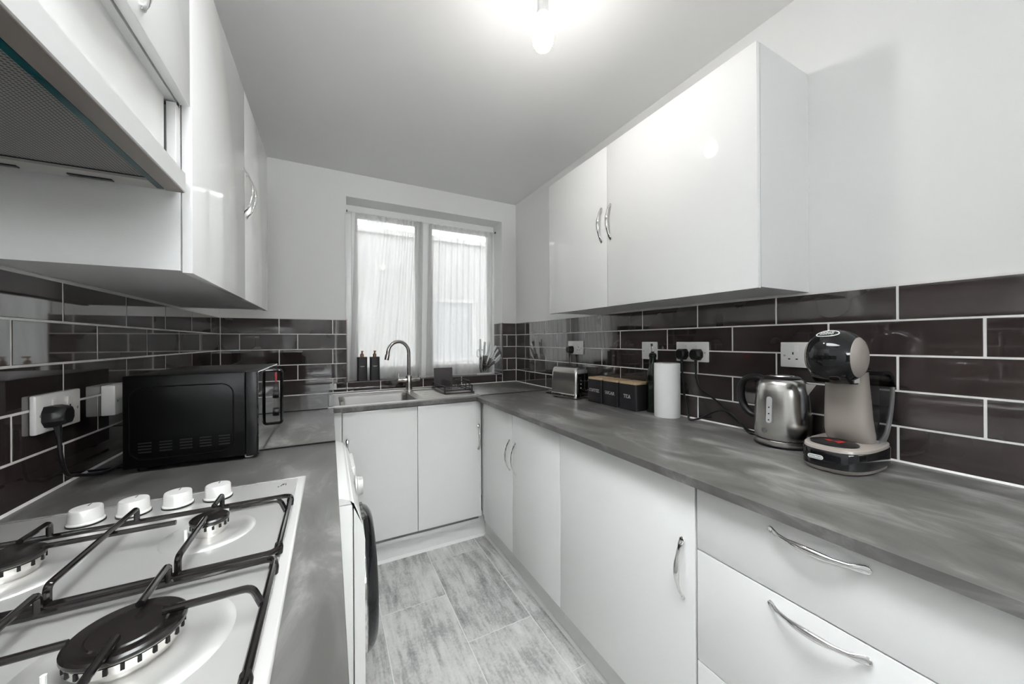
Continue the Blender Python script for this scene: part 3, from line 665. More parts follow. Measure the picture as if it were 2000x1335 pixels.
# ================================================================== WASHING MACHINE
t = thing('washing_machine', 'white front-loading washing machine with black porthole door', 'washing machine', (-.20, 1.31, 0))
wy0, wy1 = 1.010, 1.606; fx = .080
b = MB(); b.box(-.50, .052, wy0, wy1, .012, .832, bev=.006, seg=2); b.build('body', M_WPL, t, world=True, smooth=True)
prof = [(.054, .012), (fx, .012), (fx, .68), (fx + .001, .73), (fx - .004, .77), (fx - .017, .815), (fx - .036, .842), (fx - .055, .850), (-.05, .850), (-.05, .8325), (.054, .8325)]
b = MB(); b.prism(prof, wy0, wy1, 'xz'); fp = b.build('front_panel', M_WPL, t, world=True, smooth=True, ang=28)
MB().box(fx - .0004, fx + .0006, wy0 + .004, wy1 - .004, .664, .666).build('panel_gap', M_GREY, fp, world=True)
dz, dy = .465, 1.31
dr = MB().lathe([(.222, 0), (.222, .016), (.212, .034), (.195, .046), (.16, .050), (.145, .046)], (fx, dy, dz), 48, 'x').build('door_ring', M_BLKG, t, world=True, smooth=True, ang=50)
MB().lathe([(.146, .040), (.10, .036), (.05, .032), (0, .030)], (fx, dy, dz), 48, 'x').build('porthole_glass', M_MIRR, dr, world=True, smooth=True)
MB().lathe([(.234, 0), (.234, .010), (.222, .016), (.220, .004)], (fx, dy, dz), 48, 'x').build('door_surround', M_CHROME, t, world=True, smooth=True, ang=50)
MB().box(fx + .046, fx + .053, dy - .02, dy + .02, dz - .205, dz - .15, bev=.002).build('door_latch', M_BLK, dr, world=True)
MB().lathe([(0, 0), (.034, 0), (.034, .004), (.029, .007), (.027, .022), (.0, .024)], (fx - .010, 1.235, .792), 28, 'x').build('programme_dial', M_SILV, t, world=True, smooth=True)
b = MB(); b.box(fx - .012, fx + .001, 1.40, 1.585, .745, .80, bev=.003); b.build('detergent_drawer', M_WPL, t, world=True)
for k in range(4): MB().box(fx - .004, fx + .003, 1.05 + k * .028, 1.066 + k * .028, .765, .775, bev=.001).build('button', M_GREY, t, world=True)
for xx in (-.45, .02):
    for yy in (1.06, 1.56): MB().lathe([(0, 0), (.02, 0), (.02, .012), (0, .012)], (xx, yy, 0), 12).build('foot', M_BLK, t, world=True)

# ================================================================== MICROWAVE
t = thing('microwave', 'black microwave oven with mirrored door standing by the tiled wall', 'microwave', (-.34, 1.50, ZW))
my0, my1, mz0, mz1 = 1.283, 1.722, .923, 1.168; mxb, mxs, mxf = -.482, -.222, -.190
b = MB(); b.box(mxb, mxs, my0, my1, mz0, mz1, bev=.003, seg=2); bd = b.build('body', M_MWSIDE, t, world=True, smooth=True)
b = MB(); b.tube([(x, my0 - .0002, z) for x, z in rrect(-.468, -.250, .944, 1.137, .03, 8)], .0016, 6, closed=True); b.build('pressed_outline', M_MWSIDE, bd, world=True, smooth=True)
b = MB()
for k in range(5):
    for j in range(4): b.box(-.452 + k * .042, -.452 + k * .042 + .026, my0 - .0006, my0 + .001, .962 + j * .008, .9655 + j * .008)
v_ = b.build('vent_slots', M_HOLE, bd, world=True); v_['kind'] = 'stuff'
b = MB(); b.box(mxs + .0005, mxf - .0025, my0, my1, mz0 - .004, mz1 + .0005, bev=.003, seg=2); b.build('front_frame', M_BLK, t, world=True, smooth=True)
dd = MB().box(mxf - .003, mxf, my0 + .002, my0 + .335, mz0 - .002, mz1 - .001, bev=.0008).build('door', M_MIRR, t, world=True)
cp = MB().box(mxf - .003, mxf, my0 + .337, my1 - .002, mz0 - .002, mz1 - .001, bev=.0008).build('control_panel', M_MIRR, t, world=True)
for z in (.98, 1.05): MB().lathe([(0, 0), (.017, 0), (.016, .010), (0, .012)], (mxf, my0 + .387, z), 20, 'x').build('dial', M_BLK, cp, world=True, smooth=True)
MB().box(mxf, mxf + .0006, my0 + .362, my0 + .412, 1.10, 1.135).build('display', M_RED, cp, world=True)
hx = mxf + .028
ring = [(mxf - .001, 0, .952), (hx, 0, .952), (hx, 0, 1.150), (mxf - .001, 0, 1.150)]
yh = my0 + .300
b = MB(); b.sweep(fillet([(x, yh, z) for x, _, z in ring], .010, 5), [(.011, .0055)] * len(fillet([(x, yh, z) for x, _, z in ring], .010, 5)), (0, 1, 0), 12)
b.build('handle', M_BLKG, dd, world=True, smooth=True)
for xx, yy in ((mxb + .03, my0 + .03), (mxs + .003, my0 + .035), (mxb + .03, my1 - .03), (mxs + .003, my1 - .03)):
    MB().lathe([(0, 0), (.011, 0), (.013, .008), (.013, .0135), (0, .0135)], (xx, yy, ZW), 16).build('foot', M_WPL if xx > -.3 else M_BLK, t, world=True, smooth=True)

# ================================================================== SOCKETS, PLUGS, CABLES
def socket(label, side, yc, zc, w, h=.086, depth=.011, double=True, switch_only=False, blank=False):
    X, s = (XL, 1) if side == 'L' else (XR, -1)
    t = thing('wall_socket', label, 'socket', (X, yc, zc), group='white wall sockets on the tiles')
    b = MB(); b.box(0, s * depth, -w / 2, w / 2, -h / 2, h / 2, bev=.003, seg=2); b.build('face_plate', M_SOCKET, t, smooth=True)
    x = s * depth
    for yy in (-w / 2 + .013, w / 2 - .013): MB().lathe([(0, 0), (.0035, 0), (.003, s * .0008), (0, s * .0008)], (x, yy, -.003), 12, 'x').build('screw', M_LGREY, t, smooth=True)
    if blank: return t
    if switch_only:
        MB().box(x, x + s * .004, -.008, .008, -.012, .014, bev=.0012).build('switch', M_SOCKET, t); return t
    for sgn in (-1, 1):
        yo = sgn * .036
        MB().box(x, x + s * .0035, yo - s * sgn * 0 - .0055 - sgn * .010, yo + .0055 - sgn * .010, .010, .030, bev=.001).build('switch', M_SOCKET, t)
        MB().box(x - s * .0005, x + s * .0004, yo - .002, yo + .002, .0005, .009).build('earth_hole', M_HOLE, t)
        for q in (-1, 1): MB().box(x - s * .0005, x + s * .0004, yo + q * .011 - .0032, yo + q * .011 + .0032, -.0165, -.0125).build('pin_hole', M_HOLE, t)
    return t
socket('white double wall socket on the left tiles holding the microwave plug', 'L', 1.236, 1.097, .155)
socket('white blank outlet box on the tiles close behind the microwave', 'L', 1.482, 1.090, .108, depth=.030, blank=True)
socket('white double wall socket above the toaster', 'R', 1.832, 1.209, .148)
socket('white single switch plate behind the oil bottle', 'R', 1.240, 1.203, .090, switch_only=True)
socket('white double wall socket with two black plugs beside the kitchen roll', 'R', 1.009, 1.203, .152)
socket('white double wall socket half hidden by the coffee machine head', 'R', .592, 1.202, .148)
def plug(label, side, yc, zc, depth=.011, small=1.0):
    X, s = (XL, 1) if side == 'L' else (XR, -1)
    t = thing('mains_plug', label, 'plug', (X + s * depth, yc, zc), group='black mains plugs')
    o6 = [(-.024, .010), (-.016, .023), (.016, .023), (.024, .010), (.024, -.010), (.014, -.024), (-.014, -.024), (-.024, -.010)]
    rings = []
    for hgt, k in ((.0005, 1.0), (.014, 1.02), (.022, .92), (.031, .80), (.0335, .70)): rings.append([(s * hgt, u * k * small, w * k * small) for u, w in o6])
    MB().rings(rings).build('plug_body', M_BLK, t, smooth=True, ang=30)
    MB().tube([(s * .014, 0, -.022), (s * .015, 0, -.034), (s * .016, 0, -.048)], [.0068, .0058, .0042], 10).build('strain_relief', M_BLK, t, smooth=True)
    return Vector((X + s * (depth + .016), yc, zc - .046))
pm = plug('black mains plug of the microwave in the left wall socket', 'L', 1.196, 1.090)
pt = plug('black mains plug of the toaster', 'R', 1.868, 1.196)
p1 = plug('black mains plug close to the kitchen roll, angular body', 'R', 1.046, 1.192)
p2 = plug('black mains plug near the free edge of the twin-plug socket', 'R', .978, 1.192)
def cable(label, pts, r=.0033): tag(MB().tube(spline(pts, 8), r, 8).build('power_cable', M_BLK, smooth=True), label, 'cable', 'black appliance cables')
cable('black cable hanging from the left socket and running behind the microwave', [pm, pm + Vector((.002, .003, -.05)), pm + Vector((.004, .018, -.095)), (XL + .035, 1.245, .935), (XL + .05, 1.32, .9145), (XL + .06, 1.45, .9138), (XL + .055, 1.60, .9138)], .0040)
cable('black cable dropping from the toaster plug behind the toaster', [pt, pt + Vector((-.002, -.004, -.05)), pt + Vector((.0, -.006, -.12)), (1.395, 1.86, .93), (1.39, 1.90, .9142), (1.35, 1.95, .9142), (1.27, 1.965, .9142), (1.265, 1.90, .9142), (1.295, 1.875, .9142)], .0030)
cable('black cable looping down from the plug beside the kitchen roll', [p1, p1 + Vector((.006, -.002, -.06)), p1 + Vector((.014, -.002, -.13)), (1.409, 1.036, .985), (1.402, 1.022, .93), (1.365, .99, .9142), (1.370, .945, .928), (1.382, .885, .966), (1.386, .845, .975), (1.384, .805, .955), (1.372, .760, .917), (1.356, .735, .9142), (1.36, .712, .9142)], .0040)
cable('black cable running down from the second plug to the kettle', [p2, p2 + Vector((0, -.004, -.05)), p2 + Vector((.002, -.022, -.10)), (1.405, .905, 1.01), (1.405, .86, .972), (1.401, .80, .93), (1.396, .765, .9139), (1.390, .73, .9143), (1.385, .704, .9143)], .0040)

# ================================================================== TOASTER
t = thing('toaster', 'brushed steel two-slot toaster with black control end', 'toaster', (1.305, 1.756, ZW), rz=math.radians(14))
# local: long axis y, control end at -y
L2, W2, TH = .098, .064, .184
def toast_ring(z, k, wy=1.0): return [(x * k, y * wy, z) for x, y in rrect(-W2, W2, -L2, L2, .018, 6)]
MB().rings([toast_ring(.010, 1.0), toast_ring(.10, .98), toast_ring(.150, .93, .985), toast_ring(.172, .86, .97), toast_ring(.182, .72, .94), toast_ring(TH, .6, .9)]).build('body', M_STEELV, t, smooth=True, ang=50)
MB().rings([toast_ring(.006, 1.03, 1.015), toast_ring(.028, 1.03, 1.015), toast_ring(.030, 1.01, 1.005)]).build('base_band', M_CHROME, t, smooth=True)
for xx in (-.04, .04):
    for yy in (-.07, .07): MB().box(xx - .012, xx + .012, yy - .012, yy + .012, 0, .0065).build('foot', M_BLK, t)
for xx in (-.019, .019): MB().box(xx - .009, xx + .009, -.07, .07, TH - .002, TH + .0006).build('bread_slot', M_HOLE, t)
ep = MB().box(-.046, .046, -L2 - .006, -L2 + .004, .032, .150, bev=.004, seg=2).build('control_end', M_BLKG, t, smooth=True)
MB().box(-.044, .044, -L2 - .004, -L2 + .010, .148, .172, bev=.004, seg=2).build('end_cap', M_TANKF, t, smooth=True)
for k in range(3): MB().lathe([(0, 0), (.0065, 0), (.0055, -.005), (0, -.006)], (-.024, -L2 - .006, .066 + k * .022), 14, 'y').build('button', M_CHROME, ep, smooth=True)
MB().box(.010, .013, -L2 - .009, -L2 - .006, .06, .155).build('lever_track', M_CHROME, ep)
MB().box(.002, .030, -L2 - .022, -L2 - .006, .046, .056, bev=.003).build('lever', M_CHROME, ep)

# ================================================================== CANISTERS
for word, y0, y1 in (('COFFEE', 1.474, 1.590), ('SUGAR', 1.352, 1.468), ('TEA', 1.230, 1.346)):
    t = thing('storage_canister', 'square charcoal storage tin with bamboo lid, lettered %s' % word, 'canister', (1.358, (y0 + y1) / 2, ZW), group='lettered storage tins')
    w = (y1 - y0) / 2 - .001; b = MB(); b.prism(rrect(-.052, .052, -w, w, .010, 4), .001, .128); b.prism(rrect(-.050, .050, -w + .002, w - .002, .010, 4), 0, .001); b.build('tin', M_CANI, t, smooth=True)
    MB().prism(rrect(-.051, .051, -w + .001, w - .001, .010, 4), .128, .139).build('lid', M_BAMB, t, smooth=True)
    m = MB(); h = .0165; lettering(m, word, (-.0521, 0, .068), (0, -1, 0), (0, 0, 1), h if len(word) < 5 else h * .92, .15); m.build('lettering', M_PRINT, t)

# ================================================================== BOTTLE, KITCHEN ROLL
t = thing('oil_bottle', 'dark green glass bottle with a steel pourer behind the kitchen roll', 'bottle', (1.383, 1.197, ZW))
MB().lathe([(0, 0), (.029, 0), (.0305, .004), (.0305, .165), (.029, .185), (.021, .205), (.0165, .222), (.0155, .262), (.0175, .264), (.0175, .274), (.0, .274)], seg=28).build('glass', M_BOTTLE, t, smooth=True)
MB().lathe([(0, .272), (.0165, .272), (.0165, .280), (.008, .284), (.006, .29), (0, .29)], seg=18).build('stopper', M_BLK, t, smooth=True)
so = MB().tube([(0, 0, .285), (0, .0, .30), (-.002, .002, .317)], [.0055, .0048, .0042], 12).build('pourer', M_CHROME, t, smooth=True)
MB().tube([(-.002, .002, .315), (-.003, .003, .328)], .0050, 10).build('pourer_cap', M_BLK, so, smooth=True)
t = thing('kitchen_roll', 'white kitchen paper roll standing upright beside the bottle', 'paper roll', (1.358, 1.096, ZW))
prof = [(.020, 0), (.0535, 0), (.055, .003), (.055, .238), (.0535, .241), (.021, .241), (.021, .23)]
MB().lathe(prof, seg=48).build('paper', M_PAPER, t, smooth=True)
MB().lathe([(.0205, .0005), (.0205, .2405), (.0188, .2405), (.0188, .0005)], seg=28).build('core', M_CARD, t, smooth=True)

# ================================================================== KETTLE
t = thing('kettle', 'brushed steel jug kettle with black handle and water gauge', 'kettle', (1.322, .622, ZW))
MB().lathe([(0, 0), (.074, 0), (.077, .004), (.077, .007), (0, .008)], seg=40).build('power_base', M_BLK, t, smooth=True)
MB().lathe([(0, .0075), (.075, .0075), (.0765, .011), (.0755, .021), (.073, .023), (0, .023)], seg=40).build('base_ring', M_STEELV, t, smooth=True)
MB().lathe([(0, .022), (.0735, .022), (.0735, .0265), (0, .0265)], seg=40).build('base_gap', M_BLK, t, smooth=True)
MB().lathe([(0, .026), (.0745, .026), (.0755, .030), (.0760, .05), (.0755, .09), (.0735, .14), (.0700, .18), (.0655, .202), (.0585, .213), (.050, .217), (0, .217)], seg=56).build('body', M_STEELV, t, smooth=True, ang=60)
ld = MB().lathe([(0, .216), (.050, .216), (.0505, .220), (.045, .224), (0, .2265)], seg=40).build('lid', M_BLK, t, smooth=True)
MB().lathe([(0, .224), (.036, .224), (.034, .2275), (0, .2285)], seg=32).build('lid_disc', M_STEELV, ld, smooth=True)
hp = [(0, .050, .209), (0, .078, .214), (0, .106, .208), (0, .126, .188), (0, .131, .158), (0, .126, .125), (0, .113, .099), (0, .094, .084), (0, .070, .078)]
hs = spline(hp, 5); MB().sweep(hs, [(.014, .0115)] * len(hs), (1, 0, 0), 14).build('handle', M_BLK, t, smooth=True)
MB().add([(-.022, -.056, .207), (.022, -.056, .207), (0, -.094, .207), (0, -.0690, .166), (-.010, -.070, .206), (.010, -.070, .206)], [(0, 4, 2, 3), (1, 3, 2, 5), (4, 5, 2), (0, 1, 5, 4), (0, 3, 1)]).build('spout', M_STEELV, t)
def on_body(z, a, d=0.0):
    zs = [(.030, .0755), (.05, .0760), (.09, .0755), (.14, .0735), (.18, .0700), (.203, .0655)]; r = .0755
    for (za, ra), (zb, rb) in zip(zs[:-1], zs[1:]):
        if za <= z <= zb: r = ra + (rb - ra) * (z - za) / (zb - za)
    return Vector((-(r + d) * math.cos(a), (r + d) * math.sin(a), z))
def patch(outline, d, name, m, parent):
    b = MB(); n = len(outline); b.add([on_body(z, a, d) for a, z in outline] + [on_body(z, a, -.002) for a, z in outline], [tuple(range(n)), tuple(reversed(range(n, 2 * n)))] + [(i, (i + 1) % n, n + (i + 1) % n, n + i) for i in range(n)])
    return b.build(name, m, parent, smooth=True)
gz0, gz1, ga = .072, .168, .02
def pill(a0, hw, z0, z1, n=8): 
    rz = hw * .073; return [(a0 + hw * math.cos(PI * k / n), z1 - rz + rz * math.sin(PI * k / n)) for k in range(n + 1)] + [(a0 - hw * math.cos(PI * k / n), z0 + rz - rz * math.sin(PI * k / n)) for k in range(n + 1)]
gw = patch(pill(ga, .17, gz0, gz1), .0012, 'water_gauge', M_STEELV, t)
patch(pill(ga, .11, gz0 + .006, gz1 - .006), .0020, 'gauge_window', M_LGREY, gw)
for z in (.088, .108, .128): patch([(ga + .03 * math.cos(k * PI / 4), z + .0022 * math.sin(k * PI / 4)) for k in range(8)], .0026, 'gauge_mark', M_HOLE, gw)
patch([(.22 + .10 * math.cos(k * PI / 8), .052 + .0078 * math.sin(k * PI / 8)) for k in range(16)], .0018, 'badge', M_GREY, t)

# ================================================================== COFFEE MACHINE
t = thing('coffee_machine', 'black and taupe capsule coffee machine with round head and clear water tank', 'coffee machine', (1.275, .440, ZW))
def egg(x0, x1, hw, n=40, p=2.7):
    cx, rx = (x0 + x1) / 2, (x1 - x0) / 2; out = []
    for k in range(n):
        a = 2 * PI * k / n; c, s_ = math.cos(a), math.sin(a); out.append((cx + rx * math.copysign(abs(c) ** (2 / p), c), hw * math.copysign(abs(s_) ** (2 / p), s_)))
    return out
def egg_rings(mb, specs): mb.rings([[(x, y, z) for x, y in egg(x0, x1, hw)] for x0, x1, hw, z in specs]); return mb
bs = egg_rings(MB(), [(-.128, .110, .064, 0), (-.134, .114, .070, .004), (-.138, .116, .073, .013)]).build('base_foot', M_BEIGE, t, smooth=True)
egg_rings(MB(), [(-.1385, .1165, .0735, .0132), (-.1385, .1165, .0735, .052), (-.136, .115, .072, .056)]).build('base_band', M_BLKG, t, smooth=True)
egg_rings(MB(), [(-.136, .115, .072, .0562), (-.134, .114, .071, .062), (-.128, .110, .067, .065)]).build('base_top', M_BEIGE, t, smooth=True)
pl = MB(); pl.prism([(-u, w) for u, w in rrect(-.0165, .0165, -.0055, .0055, .0054, 6)], -.1396, -.1385, 'yz')
lg = pl.build('maker_badge', M_PRINT, t); lg.location = (0, .018, .036)
m = MB(); pl2 = MB(); pl2.prism([(-u, w) for u, w in rrect(-.0152, .0152, -.0042, .0042, .0041, 6)], -.1399, -.1396, 'yz'); q = pl2.build('badge_inset', mat('badge_steel_blue', (.30, .31, .33), .4), t); q.location = (0, .018, .036)
lettering(m, "DELONGHI", (-.1400, .018, .036), (0, -1, 0), (0, 0, 1), .0040, .2); m.build('badge_lettering', M_PRINT, t)
dp = MB().lathe([(0, 0), (.048, 0), (.048, .004), (.040, .007), (0, .0075)], (-.072, .004, .0645), 36, sx=.92, sy=1.05).build('drip_tray', M_BLK, t, smooth=True)
MB().prism([(-.092, -.014), (-.076, .002), (-.070, -.010), (-.058, .000), (-.066, -.020), (-.078, -.014)], .0716, .0724).build('red_mark', M_RED, dp)
MB().prism([(-.084, .010), (-.072, .024), (-.066, .014), (-.074, .004)], .0716, .0724).build('red_mark', M_RED, dp)
# column: lofted taupe body, curling back at the foot
colr = [(.062, -.010, .030, .049), (.075, -.024, .040, .050), (.095, -.034, .042, .049), (.13, -.039, .041, .047), (.18, -.041, .040, .045), (.22, -.042, .038, .043), (.255, -.046, .038, .042)]
MB().rings([[(x, y, z) for x, y in egg(cx - .0, cx + 2 * rx, hw, 32, 3.2)] for z, cx, rx, hw in colr]).build('column', M_BEIGE, t, smooth=True)
band = spline([(.022, .0655), (.050, .066), (.078, .080), (.100, .110), (.116, .150), (.125, .190), (.123, .222), (.106, .243), (.080, .252), (.035, .253)], 5)
def ribbon(path, th, hw, name, m, parent):
    b = MB(); P = [Vector((p[0], p[1])) for p in path]; n = len(P); rings = []
    for i in range(n):
        tt = (P[min(i + 1, n - 1)] - P[max(i - 1, 0)]).normalized(); nn = Vector((-tt.y, tt.x)) * th / 2
        a, c = P[i] + nn, P[i] - nn; rings.append([(a.x, -hw, a.y), (a.x, hw, a.y), (c.x, hw, c.y), (c.x, -hw, c.y)])
    return b.rings(rings).build(name, m, parent, smooth=True, ang=40)
def v3(pts): return [Vector((p[0], p[1], 0)) for p in pts]
band = spline([(p[0], p[1], 0) for p in [(.022, .0655), (.050, .066), (.078, .080), (.100, .110), (.116, .150), (.125, .190), (.123, .222), (.106, .243), (.080, .252), (.035, .253)]], 5)
cut_i = int(len(band) * .62)
ribbon(band[:cut_i + 1], .016, .056, 'tank_cradle', M_TANKF, t)
ribbon(band[cut_i:], .009, .059, 'tank_rim', M_BLKG, t)
inner = [(p.x * .93 + .003, (p.y - .16) * .93 + .16) for p in band] + [(.036, .20), (.036, .12)]
tk = MB(); tk.prism(inner, -.053, .053, 'xz'); tkb = tk.build('water_tank', M_TANK, t, smooth=True)
MB().prism([(x, z) for x, z in inner if z < .165] , -.050, .050, 'xz').build('water', clear_mat('tank_water', (.78, .80, .82), .02), tkb, smooth=True)
# head: black globe with taupe side caps
hc = (-.062, .002, .297); R = .0735
def globe(mb, R, y0, y1, n=14, k=1.0):
    prof = []
    for i in range(n + 1):
        y = y0 + (y1 - y0) * i / n; prof.append((math.sqrt(max(R * R - (y * 1.12) ** 2, 1e-8)), y))
    return mb.lathe(prof, hc, 44, 'y')
hd = globe(MB(), R, -.046, .046).build('head', M_BLKG, t, smooth=True)
for s_ in (-1, 1):
    rr_ = math.sqrt(R * R - (.046 * 1.12) ** 2) * .99
    MB().lathe([(rr_, s_ * .045), (rr_ * 1.0, s_ * .047), (rr_ * .86, s_ * .053), (rr_ * .55, s_ * .058), (0, s_ * .060)], hc, 40, 'y').build('side_cap', M_BEIGE, t, smooth=True)
MB().prism([(-.110, .248), (-.085, .228), (-.030, .224), (-.012, .245), (-.015, .262), (-.10, .270)], -.034, .040, 'xz').build('nozzle_housing', M_BLKG, t, smooth=True)
MB().box(-.062, -.028, -.0365, -.0338, .229, .246, bev=.001).build('nozzle_plate', M_SILV, t)
# oval badge on top front of the head
bd_dir = Vector((-.50, .06, .86)).normalized(); bc = Vector(hc) + bd_dir * (R + .0004); rt_ = Vector((0, -1, 0)); rt_ = (rt_ - bd_dir * rt_.dot(bd_dir)).normalized(); up_ = bd_dir.cross(rt_)
b = MB(); b.tube([bc + rt_ * (.024 * math.cos(a)) + up_ * (.015 * math.sin(a)) - bd_dir * (.0022 * math.cos(a) ** 2 + .001) for a in [2 * PI * k / 32 for k in range(32)]], .0013, 6, closed=True); b.build('head_badge', M_PRINT, hd)
m = MB(); lettering(m, 'DOLCE', bc + up_ * .0042 - bd_dir * .0002, rt_, up_, .0062, .18, .0012); lettering(m, 'GUSTO', bc - up_ * .0045 - bd_dir * .0002, rt_, up_, .0062, .18, .0012); m.build('badge_lettering', M_PRINT, hd)

# ================================================================== THINGS BY THE WINDOW
for k, (x, lab) in enumerate(((.204, 'slim matt charcoal soap dispenser with bronze pump, farther from the tap'), (.288, 'slim matt charcoal soap dispenser with bronze pump, nearer the tap'))):
    t = thing('soap_dispenser', lab, 'soap dispenser', (x, 2.722, WZ0), group='soap dispensers on the sill')
    MB().prism(rrect(-.033, .033, -.028, .028, .012, 5), 0, .166).build('bottle', M_SOAP, t, smooth=True)
    pu = MB().lathe([(0, .166), (.012, .166), (.012, .176), (.013, .180), (.010, .188), (.005, .192), (.005, .205), (0, .205)], seg=16).build('pump', M_COPPER, t, smooth=True)
    MB().box(-.008, .008, -.030, .008, .203, .211, bev=.003).build('nozzle', M_COPPER, pu)
    MB().prism([(-.017, .103), (-.008, .0975), (.008, .0975), (.017, .103)], -.0284, -.0279, 'xz').build('label_print', M_LGREY, t)

# knife stand
KB = Vector((1.150, 2.722, WZ0))
t = thing('knife_stand', 'clear acrylic knife stand on an oval base by the tiled window reveal', 'knife stand', KB)
MB().lathe([(0, 0), (.066, 0), (.068, .004), (.064, .009), (0, .010)], seg=36, sx=1.0, sy=.62).build('base', M_KHAND, t, smooth=True)
for yy in (-.029, .029): MB().prism([(-.030, .008), (.045, .008), (.062, .06), (.040, .105), (-.030, .115)], yy - .0015, yy + .0015, 'xz').build('side_plate', M_ACRY, t)
MB().prism([(-.052, .008), (-.030, .008), (-.030, .150), (-.046, .150)], -.020, .020, 'xz').build('scissor_slot', M_ACRY, t)
kn = [(4, -.018, .100, .115, .022), (14, .000, .105, .12, .024), (26, .012, .092, .11, .022), (37, .020, .085, .10, .020), (48, .026, .075, .095, .016), (58, .030, .066, .085, .014)]
KL = ['upright', 'slightly leaning', 'second leaning', 'third leaning', 'low leaning', 'lowest and flattest']
for i, (ang, x0, bl, hl, bw) in enumerate(kn):
    t = thing('kitchen_knife', 'pale-handled kitchen knife, %s one in the knife stand' % KL[i], 'knife', KB + Vector((x0, (-.014, .012, -.009, .015, -.015, .004)[i], .052)), group='knives in the stand')
    t.rotation_euler = (0, math.radians(ang), 0)
    MB().prism([(-bw / 2, .0), (0, -.036 if ang < 30 else -.02), (bw / 2, .01), (bw / 2, bl), (-bw / 2, bl)], -.0009, .0009, 'xz').build('blade', M_BLADE, t)
    MB().tube([(0, 0, bl - .003), (.001, 0, bl + hl * .3), (-.001, 0, bl + hl * .6), (.003, 0, bl + hl)], [.0085, .0092, .0085, .0100], 12).build('knife_handle', M_KHAND, t, smooth=True)
    MB().lathe([(.0098, bl - .004), (.0098, bl + .004)], (0, 0, 0), 12).build('bolster', M_BLADE, t, smooth=True)
t = thing('scissors', 'kitchen scissors with grey loop grips standing in the knife stand', 'scissors', KB + Vector((-.041, -.003, .03)))
for s_ in (-1, 1):
    MB().prism([(s_ * .001, -.012), (s_ * .009, .02), (s_ * .008, .105), (0, .115)], -.0012 + s_ * .0013, .0012 + s_ * .0013, 'xz').build('blade', M_BLADE, t)
    MB().tube([(s_ * .017 + .013 * math.cos(a), 0, .145 + .030 * math.sin(a)) for a in [2 * PI * k / 20 for k in range(20)]], .0036, 8, closed=True).build('grip', M_KHAND, t, smooth=True)
MB().lathe([(0, -.005), (.005, -.005), (.005, .005), (0, .005)], (0, 0, .10), 12, 'y').build('rivet', M_CHROME, t)
# sharpening steel
t = thing('sharpening_steel', 'thin upright sharpening rod beside the scissors in the knife stand', 'sharpener', KB + Vector((-.034, .010, .03)))
MB().tube([(0, 0, -.018), (0, 0, .15)], .0035, 10).build('rod', M_BLADE, t, smooth=True)
MB().tube([(0, 0, .15), (0, 0, .19), (0, 0, .262)], [.0075, .0085, .0062], 12).build('rod_handle', M_KHAND, t, smooth=True)

# dish rack on the drainer
DZ = ZW + .0075
t = thing('dish_rack', 'small black wire dish rack with drip tray on the drainer', 'dish rack', (.742, 2.335, DZ))
rx0, rx1, ry0, ry1 = -.092, .092, -.165, .165
tr = MB(); tr.prism(rrect(rx0 - .006, rx1 + .006, ry0 - .008, ry1 + .008, .012, 4), 0, .004); tr.build('drip_tray', mat('mauve_grey_tray', (.30, .26, .265), .35), t, smooth=True)
b = MB(); b.tube([(x, y, .006) for x, y in rrect(rx0 - .006, rx1 + .006, ry0 - .008, ry1 + .008, .012, 4)], .004, 8, closed=True); b.build('tray_rim', M_RACK, t, smooth=True)
for z in (.022, .050): MB().tube([(x, y, z) for x, y in rrect(rx0, rx1, ry0, ry1, .012, 4)], .0026, 8, closed=True).build('rail', M_RACK, t, smooth=True)
for xx in (rx0, rx1):
    for yy in (ry0 + .012, ry0 + .032, ry1 - .012): MB().tube([(xx, yy, .004), (xx, yy, .050)], .0026, 8).build('post', M_RACK, t, smooth=True)
for k in range(6):
    y = ry0 + .03 + k * .054
    MB().tube([(rx0, y, .022), (rx1, y, .022)], .0016, 6).build('floor_wire', M_RACK, t, smooth=True)
for k in range(7):
    y = -.10 + k * .033
    for xx in (-.050,): MB().tube(fillet([(xx, y, .022), (xx, y, .072), (xx + .016, y, .072), (xx + .016, y, .022)], .007, 4), .0016, 6).build('plate_divider', M_RACK, t, smooth=True)
cb = MB(); cb.tube([(x, y, .074) for x, y in rrect(.028, .086, -.12, .02, .01, 4)], .0024, 8, closed=True); cbo = cb.build('cutlery_rail', M_RACK, t, smooth=True)
for xx, yy in ((.028, -.11), (.028, -.05), (.028, .01), (.086, -.11), (.086, -.05), (.086, .01), (.057, -.12)): MB().tube([(xx, yy, .022), (xx, yy, .074)], .0018, 6).build('cutlery_wire', M_RACK, cbo, smooth=True)
bo = tag(MB().box(-.066, .066, -.004, .004, 0, .128, bev=.002).build('chopping_board', M_BOARD), 'small dark square board standing in the dish rack', 'board')
bo.location = (.706, 2.4125, DZ + .0240); bo.rotation_euler = (math.radians(-3), 0, 0)

